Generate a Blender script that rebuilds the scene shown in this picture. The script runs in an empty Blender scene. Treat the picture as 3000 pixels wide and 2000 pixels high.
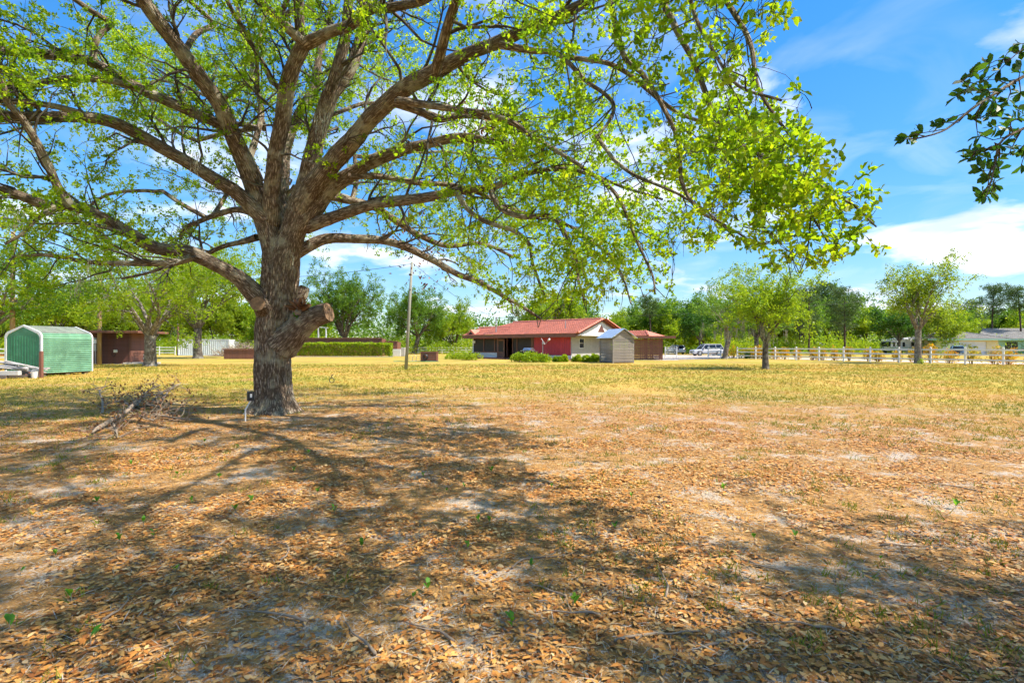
import bpy, math, random
import numpy as np
from mathutils import Vector, Matrix, noise as mnoise

# ------------------------------------------------------------------ camera, sky, sun, exposure
SC = bpy.context.scene
COL = SC.collection
CAMH = 1.6
cam_d = bpy.data.cameras.new('camera'); cam = bpy.data.objects.new('camera', cam_d); COL.objects.link(cam)
cam.location = (0, 0, CAMH); cam.rotation_euler = (math.radians(90), 0, 0)
cam_d.sensor_width = 36; cam_d.lens = 18; cam_d.shift_y = 0.004
cam_d.clip_start = 0.05; cam_d.clip_end = 3000
SC.camera = cam

SUN_EL = math.radians(53)
SUN_DIR = Vector((0.97 * math.cos(SUN_EL), -0.24 * math.cos(SUN_EL), math.sin(SUN_EL))).normalized()
sun_d = bpy.data.lights.new('sun', 'SUN'); sun = bpy.data.objects.new('sun', sun_d); COL.objects.link(sun)
sun.rotation_euler = SUN_DIR.to_track_quat('Z', 'Y').to_euler()
sun_d.energy = 4.1; sun_d.angle = math.radians(0.8); sun_d.color = (1.0, 0.93, 0.80)

W = bpy.data.worlds.new('World'); SC.world = W; W.use_nodes = True
W.cycles.sampling_method = 'MANUAL'; W.cycles.sample_map_resolution = 512
def build_world():
    nt = W.node_tree; N = nt.nodes; L = nt.links
    bg = N['Background']; bg.inputs['Strength'].default_value = 0.15
    sky = N.new('ShaderNodeTexSky'); sky.sky_type = 'NISHITA'; sky.sun_disc = False
    sky.sun_elevation = SUN_EL
    sky.sun_rotation = math.atan2(SUN_DIR.x, SUN_DIR.y)
    sky.air_density = 1.0; sky.dust_density = 0.05; sky.ozone_density = 3.5; sky.altitude = 20
    hsv = N.new('ShaderNodeHueSaturation'); hsv.inputs['Saturation'].default_value = 1.32
    hsv.inputs['Value'].default_value = 0.84
    # soften the glare of the low sky: divide by 1 + k * luminance
    bw = N.new('ShaderNodeRGBToBW'); L.new(sky.outputs[0], bw.inputs[0])
    mk = N.new('ShaderNodeMath'); mk.operation = 'MULTIPLY_ADD'; mk.inputs[1].default_value = 0.16; mk.inputs[2].default_value = 0.72; L.new(bw.outputs[0], mk.inputs[0])
    dv = N.new('ShaderNodeVectorMath'); dv.operation = 'DIVIDE'; cv = N.new('ShaderNodeCombineXYZ')
    for i in range(3): L.new(mk.outputs[0], cv.inputs[i])
    L.new(sky.outputs[0], dv.inputs[0]); L.new(cv.outputs[0], dv.inputs[1])
    L.new(dv.outputs[0], hsv.inputs['Color'])
    tc = N.new('ShaderNodeTexCoord'); sep = N.new('ShaderNodeSeparateXYZ')
    L.new(tc.outputs['Generated'], sep.inputs[0])
    az = N.new('ShaderNodeMath'); az.operation = 'ADD'; az.inputs[1].default_value = 0.16
    L.new(sep.outputs['Z'], az.inputs[0])
    mx = N.new('ShaderNodeMath'); mx.operation = 'MAXIMUM'; mx.inputs[1].default_value = 0.05
    L.new(az.outputs[0], mx.inputs[0])
    dx = N.new('ShaderNodeMath'); dx.operation = 'DIVIDE'; L.new(sep.outputs['X'], dx.inputs[0]); L.new(mx.outputs[0], dx.inputs[1])
    dy = N.new('ShaderNodeMath'); dy.operation = 'DIVIDE'; L.new(sep.outputs['Y'], dy.inputs[0]); L.new(mx.outputs[0], dy.inputs[1])
    cmb = N.new('ShaderNodeCombineXYZ'); L.new(dx.outputs[0], cmb.inputs[0]); L.new(dy.outputs[0], cmb.inputs[1])
    cmb.inputs[2].default_value = 8.52
    n1 = N.new('ShaderNodeTexNoise'); n1.inputs['Scale'].default_value = 1.5; n1.inputs['Detail'].default_value = 7
    n1.inputs['Roughness'].default_value = 0.55; n1.inputs['Distortion'].default_value = 0.25
    L.new(cmb.outputs[0], n1.inputs['Vector'])
    ramp = N.new('ShaderNodeValToRGB'); ramp.color_ramp.elements[0].position = 0.52; ramp.color_ramp.elements[1].position = 0.64
    L.new(n1.outputs['Fac'], ramp.inputs['Fac'])
    # cloud tone: grey bases, white tops
    n2 = N.new('ShaderNodeTexNoise'); n2.inputs['Scale'].default_value = 2.3; n2.inputs['Detail'].default_value = 5
    L.new(cmb.outputs[0], n2.inputs['Vector'])
    cr = N.new('ShaderNodeValToRGB')
    cr.color_ramp.elements[0].position = 0.40; cr.color_ramp.elements[0].color = (2.7, 3.1, 3.8, 1)
    cr.color_ramp.elements[1].position = 0.62; cr.color_ramp.elements[1].color = (4.7, 4.8, 5.0, 1)
    L.new(n2.outputs['Fac'], cr.inputs['Fac'])
    fac = N.new('ShaderNodeMath'); fac.operation = 'MULTIPLY'; fac.inputs[1].default_value = 0.92
    L.new(ramp.outputs['Color'], fac.inputs[0])
    n3 = N.new('ShaderNodeTexNoise'); n3.inputs['Scale'].default_value = 2.6; n3.inputs['Detail'].default_value = 6; n3.inputs['Distortion'].default_value = 0.8
    L.new(cmb.outputs[0], n3.inputs['Vector'])
    wr = N.new('ShaderNodeValToRGB'); wr.color_ramp.elements[0].position = 0.46; wr.color_ramp.elements[1].position = 0.78; wr.color_ramp.elements[1].color = (0.26, 0.26, 0.26, 1)
    L.new(n3.outputs['Fac'], wr.inputs['Fac'])
    fac2 = N.new('ShaderNodeMath'); fac2.operation = 'MAXIMUM'; L.new(fac.outputs[0], fac2.inputs[0]); L.new(wr.outputs['Color'], fac2.inputs[1]); fac = fac2
    mix = N.new('ShaderNodeMix'); mix.data_type = 'RGBA'
    L.new(fac.outputs[0], mix.inputs['Factor']); L.new(hsv.outputs[0], mix.inputs['A']); L.new(cr.outputs['Color'], mix.inputs['B'])
    L.new(mix.outputs['Result'], bg.inputs['Color'])
build_world()
SC.view_settings.view_transform = 'Standard'; SC.view_settings.look = 'None'
SC.view_settings.exposure = 1.15; SC.view_settings.gamma = 1.0; SC.view_settings.use_curve_mapping = False
SC.render.engine = 'CYCLES'
SC.cycles.use_denoising = True
SC.cycles.max_bounces = 4; SC.cycles.diffuse_bounces = 2; SC.cycles.glossy_bounces = 1
SC.cycles.transmission_bounces = 2; SC.cycles.transparent_max_bounces = 4
SC.cycles.use_adaptive_sampling = True; SC.cycles.adaptive_threshold = 0.04
SC.render.use_persistent_data = False
SC.cycles.caustics_reflective = False; SC.cycles.caustics_refractive = False

# ------------------------------------------------------------------ picture geometry (3000 x 2000 photo)
F = 1500.0; HZ = 1012.0
def G(px, py):
    d = CAMH * F / (py - HZ)
    return Vector(((px - 1500) / F * d, d, 0))
def P(px, py, d):
    return Vector(((px - 1500) / F * d, d, CAMH + (HZ - py) / F * d))

# ------------------------------------------------------------------ materials
MATS = {}
def new_mat(name):
    m = bpy.data.materials.new(name); m.use_nodes = True
    MATS[name] = m
    return m, m.node_tree.nodes, m.node_tree.links, m.node_tree.nodes['Principled BSDF']
def mixc(N, L, fac, a, b, blend='MIX'):
    m = N.new('ShaderNodeMix'); m.data_type = 'RGBA'; m.blend_type = blend
    for sock, v in ((m.inputs['Factor'], fac), (m.inputs['A'], a), (m.inputs['B'], b)):
        if hasattr(v, 'is_output'): L.new(v, sock)
        elif isinstance(v, (int, float)): sock.default_value = v
        else: sock.default_value = (*v, 1)
    return m.outputs['Result']
def noise(N, L, vec, scale, detail=4, rough=0.55, dist=0.0):
    n = N.new('ShaderNodeTexNoise'); n.inputs['Scale'].default_value = scale
    n.inputs['Detail'].default_value = detail; n.inputs['Roughness'].default_value = rough; n.inputs['Distortion'].default_value = dist
    if vec is not None: L.new(vec, n.inputs['Vector'])
    return n.outputs['Fac']
def ramp(N, L, v, p0, p1, c0=(0, 0, 0), c1=(1, 1, 1)):
    r = N.new('ShaderNodeValToRGB'); e = r.color_ramp.elements
    e[0].position = p0; e[0].color = (*c0, 1); e[1].position = p1; e[1].color = (*c1, 1)
    L.new(v, r.inputs['Fac']); return r.outputs['Color']
def mapped(N, L, vec, scale):
    m = N.new('ShaderNodeMapping'); m.inputs['Scale'].default_value = scale; L.new(vec, m.inputs['Vector']); return m.outputs[0]
def math_n(N, L, op, a, b=None):
    m = N.new('ShaderNodeMath'); m.operation = op
    for i, v in enumerate((a, b)):
        if v is None: continue
        if hasattr(v, 'is_output'): L.new(v, m.inputs[i])
        else: m.inputs[i].default_value = v
    return m.outputs[0]
def objc(N): return N.new('ShaderNodeTexCoord').outputs['Object']
def bumpn(N, L, B, h, strength, dist):
    b = N.new('ShaderNodeBump'); b.inputs['Strength'].default_value = strength; b.inputs['Distance'].default_value = dist
    L.new(h, b.inputs['Height']); L.new(b.outputs[0], B.inputs['Normal'])

def simple(name, col, rough=0.7, var=0.25, scale=3.0, stretch=(1, 1, 1), dirt=None, metal=0.0, bump=0.0):
    """weathered paint / wood / metal: base colour with two scales of variation"""
    m, N, L, B = new_mat(name)
    v = mapped(N, L, objc(N), stretch)
    f1 = noise(N, L, v, scale, 6)
    f2 = noise(N, L, v, scale * 9, 4)
    dk = tuple(c * (1 - var) for c in col); lt = tuple(min(1, c * (1 + var)) for c in col)
    c = mixc(N, L, ramp(N, L, f1, 0.3, 0.7), dk, lt)
    c = mixc(N, L, math_n(N, L, 'MULTIPLY', f2, var), c, tuple(x * 0.45 for x in col))
    if dirt:
        f3 = noise(N, L, v, scale * 2.1, 8, 0.7)
        c = mixc(N, L, ramp(N, L, f3, 0.52, 0.66), c, dirt)
    oi = N.new('ShaderNodeObjectInfo'); g = math_n(N, L, 'MULTIPLY', oi.outputs['Random'], min(0.5, var * 1.3))
    c = mixc(N, L, g, c, tuple(x * 0.4 for x in col))
    L.new(c, B.inputs['Base Color']); B.inputs['Roughness'].default_value = rough; B.inputs['Metallic'].default_value = metal
    if bump: bumpn(N, L, B, f2, 0.6, bump)
    return m

def leaf_mat(name, cols, trans, tcol, rough=0.45):
    """leaf faces: colour picked per leaf from the ‹rnd› attribute, partly translucent"""
    m, N, L, B = new_mat(name)
    at = N.new('ShaderNodeAttribute'); at.attribute_name = 'rnd'
    r = N.new('ShaderNodeValToRGB'); e = r.color_ramp.elements
    while len(e) < len(cols): e.new(0.5)
    for i, c in enumerate(cols):
        e[i].position = i / (len(cols) - 1); e[i].color = (*c, 1)
    L.new(at.outputs['Fac'], r.inputs['Fac'])
    L.new(r.outputs['Color'], B.inputs['Base Color']); B.inputs['Roughness'].default_value = rough
    B.inputs['Specular IOR Level'].default_value = 0.3
    if trans > 0:
        t = N.new('ShaderNodeBsdfTranslucent')
        tc = mixc(N, L, 1.0, r.outputs['Color'], tcol, 'MULTIPLY')
        L.new(tc, t.inputs['Color'])
        ms = N.new('ShaderNodeMixShader'); ms.inputs[0].default_value = trans
        L.new(B.outputs[0], ms.inputs[1]); L.new(t.outputs[0], ms.inputs[2])
        L.new(ms.outputs[0], N['Material Output'].inputs['Surface'])
    return m

def bark_mat(name, dark, mid, light, lichen=None, fs=17.0, bump=0.02):
    m, N, L, B = new_mat(name)
    at = N.new('ShaderNodeAttribute'); at.attribute_name = 'bk'
    v = mapped(N, L, at.outputs['Vector'], (1, 1, 0.15))
    wob = noise(N, L, mapped(N, L, at.outputs['Vector'], (1, 1, 0.5)), fs * 0.6, 3)
    f1 = noise(N, L, v, fs * 2.2, 6, 0.62, 0.15)
    brk = noise(N, L, mapped(N, L, at.outputs['Vector'], (1, 1, 0.75)), fs * 1.9, 5, 0.7)
    vo = N.new('ShaderNodeTexVoronoi'); vo.feature = 'DISTANCE_TO_EDGE'; vo.inputs['Scale'].default_value = fs * 1.6
    vd = N.new('ShaderNodeVectorMath'); vd.operation = 'MULTIPLY_ADD'
    cw = N.new('ShaderNodeCombineXYZ'); L.new(wob, cw.inputs[0]); L.new(wob, cw.inputs[1])
    L.new(cw.outputs[0], vd.inputs[0]); vd.inputs[1].default_value = (0.06, 0.06, 0); L.new(v, vd.inputs[2])
    L.new(vd.outputs[0], vo.inputs['Vector'])
    edge = ramp(N, L, vo.outputs['Distance'], 0.0, 0.30)
    h = math_n(N, L, 'MULTIPLY', math_n(N, L, 'MULTIPLY', edge, f1), ramp(N, L, brk, 0.30, 0.52, (0.35, 0.35, 0.35), (1, 1, 1)))
    c = mixc(N, L, ramp(N, L, h, 0.05, 0.5), dark, mid)
    c = mixc(N, L, ramp(N, L, h, 0.34, 0.72), c, light)
    if lichen:
        lf = noise(N, L, objc(N), 2.6, 7, 0.65)
        lm = math_n(N, L, 'MULTIPLY', ramp(N, L, lf, 0.50, 0.64), 0.65)
        c = mixc(N, L, lm, c, lichen)
    L.new(c, B.inputs['Base Color']); B.inputs['Roughness'].default_value = 0.92
    B.inputs['Specular IOR Level'].default_value = 0.2
    bumpn(N, L, B, h, 1.0, bump)
    return m

bark_mat('oak_bark', (0.09, 0.062, 0.044), (0.32, 0.24, 0.175), (0.56, 0.48, 0.39), (0.42, 0.40, 0.30))
bark_mat('pale_bark', (0.12, 0.095, 0.075), (0.33, 0.28, 0.23), (0.50, 0.45, 0.39), (0.42, 0.40, 0.33), 12, 0.02)
bark_mat('grey_bark', (0.06, 0.05, 0.042), (0.17, 0.14, 0.115), (0.30, 0.26, 0.22), (0.28, 0.27, 0.21), 12, 0.02)
bark_mat('pine_bark', (0.05, 0.035, 0.028), (0.15, 0.105, 0.08), (0.26, 0.20, 0.16), None, 5, 0.02)
simple('cut_wood', (0.33, 0.20, 0.115), 0.9, 0.45, 9, dirt=(0.14, 0.085, 0.05))
simple('twig_wood', (0.33, 0.25, 0.18), 0.9, 0.3, 8)
leaf_mat('oak_leaf', [(0.09, 0.18, 0.013), (0.155, 0.255, 0.016), (0.23, 0.32, 0.018), (0.32, 0.37, 0.022)], 0.62, (2.3, 2.25, 0.7))
leaf_mat('deep_leaf', [(0.025, 0.08, 0.014), (0.045, 0.12, 0.014), (0.08, 0.17, 0.018)], 0.42, (1.8, 1.8, 1.0))
leaf_mat('lime_leaf', [(0.13, 0.23, 0.012), (0.22, 0.33, 0.018), (0.33, 0.40, 0.022)], 0.58, (1.7, 1.6, 0.9))
leaf_mat('yellow_leaf', [(0.12, 0.20, 0.014), (0.20, 0.285, 0.018), (0.30, 0.345, 0.025)], 0.55, (1.7, 1.6, 0.9))
leaf_mat('mid_leaf', [(0.06, 0.145, 0.018), (0.11, 0.215, 0.022), (0.17, 0.27, 0.027)], 0.5, (1.8, 1.7, 1.0))
leaf_mat('pine_needle', [(0.045, 0.095, 0.028), (0.08, 0.145, 0.035), (0.13, 0.19, 0.042)], 0.25, (1.5, 1.5, 1.0))
leaf_mat('hedge_leaf', [(0.11, 0.21, 0.012), (0.26, 0.37, 0.015), (0.40, 0.48, 0.02)], 0.45, (1.6, 1.5, 0.8), 0.35)
leaf_mat('croton_leaf', [(0.16, 0.24, 0.02), (0.52, 0.40, 0.02), (0.66, 0.26, 0.03)], 0.4, (1.5, 1.3, 0.9))
leaf_mat('litter_leaf', [(0.25, 0.085, 0.02), (0.43, 0.165, 0.035), (0.56, 0.24, 0.052), (0.65, 0.33, 0.09), (0.57, 0.40, 0.20)], 0.0, (1, 1, 1), 0.6)
leaf_mat('straw', [(0.20, 0.13, 0.07), (0.42, 0.31, 0.17), (0.50, 0.44, 0.36), (0.38, 0.34, 0.30)], 0.0, (1, 1, 1), 0.8)
leaf_mat('grass_blade', [(0.11, 0.18, 0.013), (0.28, 0.27, 0.025), (0.48, 0.34, 0.06), (0.55, 0.34, 0.09)], 0.25, (1.5, 1.4, 1))
leaf_mat('sprout_leaf', [(0.04, 0.16, 0.012), (0.09, 0.27, 0.018), (0.18, 0.36, 0.025)], 0.4, (1.6, 1.6, 0.8))
leaf_mat('dead_leaf', [(0.10, 0.05, 0.025), (0.20, 0.095, 0.045), (0.28, 0.13, 0.06)], 0.2, (1.5, 1.3, 1))
leaf_mat('moss', [(0.24, 0.235, 0.17), (0.36, 0.35, 0.27)], 0.3, (1.2, 1.2, 1.1), 0.9)
simple('white_paint', (0.78, 0.78, 0.75), 0.5, 0.06, 2, dirt=(0.6, 0.59, 0.55))
simple('brown_paint', (0.155, 0.055, 0.038), 0.65, 0.22, 3, dirt=(0.12, 0.06, 0.045))
simple('brown_trim', (0.21, 0.085, 0.055), 0.6, 0.2, 3)
simple('red_paint', (0.66, 0.06, 0.08), 0.6, 0.16, 2, (1, 1, 0.3))
simple('stucco_white', (0.74, 0.73, 0.70), 0.9, 0.08, 2, dirt=(0.55, 0.54, 0.5))
simple('stucco_grey', (0.46, 0.45, 0.42), 0.9, 0.12, 1.5, dirt=(0.36, 0.35, 0.33))
simple('roof_tile', (0.70, 0.215, 0.13), 0.7, 0.22, 1.6, dirt=(0.50, 0.19, 0.145))
simple('grey_tile', (0.27, 0.25, 0.225), 0.8, 0.25, 1.6, dirt=(0.16, 0.15, 0.14))
simple('grey_board', (0.33, 0.295, 0.26), 0.85, 0.32, 2, (0.35, 1, 4), dirt=(0.20, 0.16, 0.13))
simple('dark_void', (0.012, 0.010, 0.010), 0.8, 0.3, 2)
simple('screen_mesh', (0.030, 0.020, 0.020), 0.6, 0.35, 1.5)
simple('metal_roof', (0.52, 0.60, 0.68), 0.35, 0.08, 2, metal=0.55)
simple('green_metal_shaded', (0.05, 0.25, 0.12), 0.45, 0.16, 1.2, (1, 1, 2), dirt=(0.09, 0.30, 0.17))  # shed ends: its green darkened, their shade put into the colour
simple('green_siding', (0.17, 0.36, 0.23), 0.5, 0.30, 1.3, dirt=(0.24, 0.46, 0.30))
simple('green_roof', (0.22, 0.25, 0.20), 0.7, 0.3, 2, dirt=(0.13, 0.13, 0.11))
simple('pole_wood', (0.30, 0.29, 0.23), 0.85, 0.2, 5, (1, 1, 0.08))
simple('pole_tan', (0.40, 0.27, 0.13), 0.85, 0.25, 5, (1, 1, 0.08))
simple('grey_metal', (0.42, 0.43, 0.44), 0.4, 0.12, 4, metal=0.6)
simple('black_plastic', (0.02, 0.02, 0.022), 0.5, 0.3, 5)
simple('white_plastic', (0.75, 0.76, 0.78), 0.4, 0.06, 4)
simple('old_lumber', (0.55, 0.52, 0.50), 0.9, 0.25, 3, (0.3, 2, 2))
simple('dark_lumber', (0.13, 0.10, 0.085), 0.9, 0.35, 3, (0.3, 2, 2))
simple('concrete', (0.50, 0.47, 0.43), 0.9, 0.14, 1.2)
simple('road_dust', (0.56, 0.46, 0.38), 0.95, 0.12, 0.6, dirt=(0.46, 0.37, 0.30))
simple('container_paint', (0.62, 0.68, 0.70), 0.55, 0.10, 1.5, dirt=(0.55, 0.56, 0.53))
simple('cream_wall', (0.76, 0.68, 0.42), 0.85, 0.06, 2)
simple('aqua_wall', (0.36, 0.62, 0.55), 0.85, 0.06, 2)
simple('garage_white', (0.76, 0.77, 0.80), 0.6, 0.05, 2)
simple('car_white', (0.70, 0.72, 0.76), 0.25, 0.04, 2)
simple('car_silver', (0.58, 0.60, 0.66), 0.25, 0.05, 2, metal=0.2)
simple('car_blue', (0.18, 0.32, 0.48), 0.25, 0.06, 2)
simple('tyre', (0.022, 0.022, 0.023), 0.8, 0.3, 8)
simple('rim', (0.40, 0.41, 0.43), 0.35, 0.15, 8, metal=0.7)
simple('car_glass', (0.016, 0.022, 0.035), 0.12, 0.2, 2)
simple('chrome', (0.62, 0.62, 0.62), 0.25, 0.1, 4, metal=0.9)
simple('hose_green', (0.02, 0.24, 0.14), 0.5, 0.2, 6)
simple('terracotta', (0.50, 0.17, 0.07), 0.8, 0.2, 5)
simple('deck_wood', (0.24, 0.10, 0.075), 0.8, 0.3, 3, (0.3, 2, 2))
simple('wire_black', (0.03, 0.03, 0.03), 0.6, 0.1, 2)
simple('acorn', (0.20, 0.09, 0.035), 0.4, 0.4, 40)
simple('tail_red', (0.35, 0.02, 0.02), 0.3, 0.1, 4)

def ground_material():
    m, N, L, B = new_mat('lawn_ground')
    geo = N.new('ShaderNodeNewGeometry'); pos = geo.outputs['Position']
    sep = N.new('ShaderNodeSeparateXYZ'); L.new(pos, sep.inputs[0])
    big = noise(N, L, pos, 0.16, 5, 0.6); med = noise(N, L, pos, 0.9, 6, 0.62); fine = noise(N, L, pos, 14, 5, 0.7)
    speck = noise(N, L, pos, 55, 3, 0.7)
    # dry lawn
    gold = mixc(N, L, ramp(N, L, med, 0.35, 0.68), (0.50, 0.31, 0.075), (0.62, 0.43, 0.10))
    olive = mixc(N, L, ramp(N, L, fine, 0.35, 0.65), (0.28, 0.25, 0.035), (0.42, 0.35, 0.06))
    lawn = mixc(N, L, ramp(N, L, big, 0.38, 0.56), gold, olive)
    rust = ramp(N, L, noise(N, L, pos, 0.35, 6, 0.6), 0.50, 0.66)
    lawn = mixc(N, L, math_n(N, L, 'MULTIPLY', rust, 0.75), lawn, (0.42, 0.215, 0.095))
    lawn = mixc(N, L, math_n(N, L, 'MULTIPLY', ramp(N, L, fine, 0.45, 0.7), 0.45), lawn, (0.24, 0.155, 0.05))
    # leaf litter and bare sandy soil near the oaks
    vo = N.new('ShaderNodeTexVoronoi'); vo.inputs['Scale'].default_value = 26; L.new(pos, vo.inputs['Vector'])
    vc = N.new('ShaderNodeSeparateColor'); L.new(vo.outputs['Color'], vc.inputs[0])
    litter = mixc(N, L, ramp(N, L, vc.outputs[0], 0.15, 0.85), (0.29, 0.145, 0.045), (0.58, 0.305, 0.095))
    litter = mixc(N, L, ramp(N, L, speck, 0.42, 0.62), litter, (0.27, 0.165, 0.08))
    soil = mixc(N, L, ramp(N, L, speck, 0.35, 0.65), (0.32, 0.265, 0.215), (0.57, 0.50, 0.43))
    patch = math_n(N, L, 'ADD', noise(N, L, pos, 1.3, 8, 0.75), math_n(N, L, 'MULTIPLY', math_n(N, L, 'ADD', speck, -0.5), 0.35))
    litter = mixc(N, L, math_n(N, L, 'MULTIPLY', ramp(N, L, patch, 0.52, 0.60), 0.85), litter, soil)
    # where litter gives way to lawn: an uneven ring round the oaks
    dx = math_n(N, L, 'ADD', sep.outputs['X'], 1.0); dy = math_n(N, L, 'ADD', sep.outputs['Y'], -3.5)
    r2 = math_n(N, L, 'ADD', math_n(N, L, 'MULTIPLY', math_n(N, L, 'MULTIPLY', dx, dx), 0.62), math_n(N, L, 'MULTIPLY', dy, dy))
    r = math_n(N, L, 'SQRT', r2)
    r = math_n(N, L, 'ADD', r, math_n(N, L, 'MULTIPLY', math_n(N, L, 'ADD', med, -0.5), 12.0))
    r = math_n(N, L, 'MULTIPLY', r, 1 / 30.0)
    mask = ramp(N, L, r, 0.28, 0.60)
    c = mixc(N, L, mask, litter, lawn)
    # bare sand patches
    sp = math_n(N, L, 'ADD', noise(N, L, mapped(N, L, pos, (0.7, 1.3, 1)), 0.55, 9, 0.78), math_n(N, L, 'MULTIPLY', math_n(N, L, 'ADD', fine, -0.5), 0.22))
    near = ramp(N, L, math_n(N, L, 'MULTIPLY', sep.outputs['Y'], 1 / 50.0), 0.45, 0.8, (1, 1, 1), (0, 0, 0))
    c = mixc(N, L, math_n(N, L, 'MULTIPLY', math_n(N, L, 'MULTIPLY', ramp(N, L, sp, 0.60, 0.66), 0.8), near), c, (0.60, 0.50, 0.42))
    L.new(c, B.inputs['Base Color']); B.inputs['Roughness'].default_value = 0.95; B.inputs['Specular IOR Level'].default_value = 0.1
    hh = math_n(N, L, 'ADD', math_n(N, L, 'MULTIPLY', fine, 1.0), math_n(N, L, 'MULTIPLY', speck, 0.5))
    bumpn(N, L, B, hh, 0.9, 0.03)
    return m
ground_material()

# ------------------------------------------------------------------ mesh helpers
def np_mesh(name, V, Fk, attrs=None, mat=None, smooth=False):
    """one mesh from vertex array and a list of equal-size polygon arrays"""
    if not isinstance(Fk, (list, tuple)): Fk = [Fk]
    Fk = [np.asarray(f, dtype=np.int32) for f in Fk if len(f)]
    me = bpy.data.meshes.new(name); V = np.asarray(V, dtype=np.float32)
    me.vertices.add(len(V)); me.vertices.foreach_set('co', V.ravel())
    loops = np.concatenate([f.ravel() for f in Fk])
    starts = []; o = 0
    for f in Fk:
        n, k = f.shape; starts.append(o + np.arange(n) * k); o += n * k
    starts = np.concatenate(starts).astype(np.int32)
    me.loops.add(len(loops)); me.loops.foreach_set('vertex_index', loops)
    me.polygons.add(len(starts)); me.polygons.foreach_set('loop_start', starts)
    if smooth: me.polygons.foreach_set('use_smooth', np.ones(len(starts), dtype=bool))
    me.update(calc_edges=True)
    for an, (dom, arr) in (attrs or {}).items():
        arr = np.asarray(arr, dtype=np.float32)
        if arr.ndim == 2:
            a = me.attributes.new(an, 'FLOAT_VECTOR', dom); a.data.foreach_set('vector', arr.ravel())
        else:
            a = me.attributes.new(an, 'FLOAT', dom); a.data.foreach_set('value', arr)
    if mat: me.materials.append(MATS[mat])
    return me
def obj(name, me, parent=None, loc=(0, 0, 0), rotz=0.0, kind=None):
    o = bpy.data.objects.new(name, me); COL.objects.link(o)
    o.location = loc; o.rotation_euler = (0, 0, rotz)
    if parent: o.parent = parent
    if kind: o['kind'] = kind
    return o
def tag(o, label, cat, group=None):
    o['label'] = label; o['category'] = cat
    if group: o['group'] = group
    return o
def thing(name, label, cat, loc=(0, 0, 0), rotz=0.0, group=None):
    return tag(obj(name, None, None, loc, rotz), label, cat, group)
def dup(root, loc, rotz=None, label=None, scale=None):
    r = root.copy(); COL.objects.link(r); r.location = loc
    if rotz is not None: r.rotation_euler = (0, 0, rotz)
    if scale: r.scale = (scale, scale, scale)
    if label: r['label'] = label
    for ch in list(root.children):
        c = ch.copy(); COL.objects.link(c); c.parent = r
        for g in ch.children:
            d = g.copy(); COL.objects.link(d); d.parent = c
    return r

class MB:
    def __init__(s): s.v = []; s.f = []
    def add(s, vs, fs):
        o = len(s.v); s.v += [tuple(v) for v in vs]; s.f += [tuple(i + o for i in f) for f in fs]; return s
    def box(s, x0, x1, y0, y1, z0, z1):
        vs = [(x, y, z) for z in (z0, z1) for y in (y0, y1) for x in (x0, x1)]
        return s.add(vs, [(0, 2, 3, 1), (4, 5, 7, 6), (0, 1, 5, 4), (2, 6, 7, 3), (0, 4, 6, 2), (1, 3, 7, 5)])
    def prism(s, poly, axis, a, b):
        """extrude a 2D polygon along an axis: 'x' poly=(y,z), 'y' poly=(x,z), 'z' poly=(x,y)"""
        def p3(q, t): return {'x': (t, q[0], q[1]), 'y': (q[0], t, q[1]), 'z': (q[0], q[1], t)}[axis]
        n = len(poly); vs = [p3(q, a) for q in poly] + [p3(q, b) for q in poly]
        fs = [tuple(range(n))[::-1], tuple(range(n, 2 * n))] + [(i, (i + 1) % n, n + (i + 1) % n, n + i) for i in range(n)]
        return s.add(vs, fs)
    def tube(s, pts, rad, k=8, cap=True):
        pts = [Vector(p) for p in pts]; n = len(pts)
        rad = [rad] * n if isinstance(rad, (int, float)) else rad
        V, Fc = [], []; up = None
        for i, p in enumerate(pts):
            t = (pts[min(i + 1, n - 1)] - pts[max(i - 1, 0)]).normalized()
            if up is None: up = t.orthogonal().normalized()
            up = (up - t * up.dot(t)).normalized(); q = t.cross(up)
            for j in range(k):
                a = 2 * math.pi * j / k; V.append(p + (up * math.cos(a) + q * math.sin(a)) * rad[i])
        for i in range(n - 1):
            for j in range(k):
                Fc.append((i * k + j, i * k + (j + 1) % k, (i + 1) * k + (j + 1) % k, (i + 1) * k + j))
        if cap: Fc += [tuple(range(k))[::-1], tuple((n - 1) * k + j for j in range(k))]
        return s.add(V, Fc)
    def mesh(s, name, mat, smooth=False):
        me = bpy.data.meshes.new(name); me.from_pydata(s.v, [], s.f)
        if smooth: me.shade_smooth()
        me.materials.append(MATS[mat]); return me
    def build(s, name, mat, parent=None, loc=(0, 0, 0), rotz=0.0, kind=None, smooth=False, bevel=0.0):
        o = obj(name, s.mesh(name, mat, smooth), parent, loc, rotz, kind)
        if bevel:
            m = o.modifiers.new('bevel', 'BEVEL'); m.width = bevel; m.segments = 2; m.limit_method = 'ANGLE'
        return o

def fbm(p, oct=4):
    return mnoise.fractal(Vector(p), 0.6, 2.0, oct)

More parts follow.
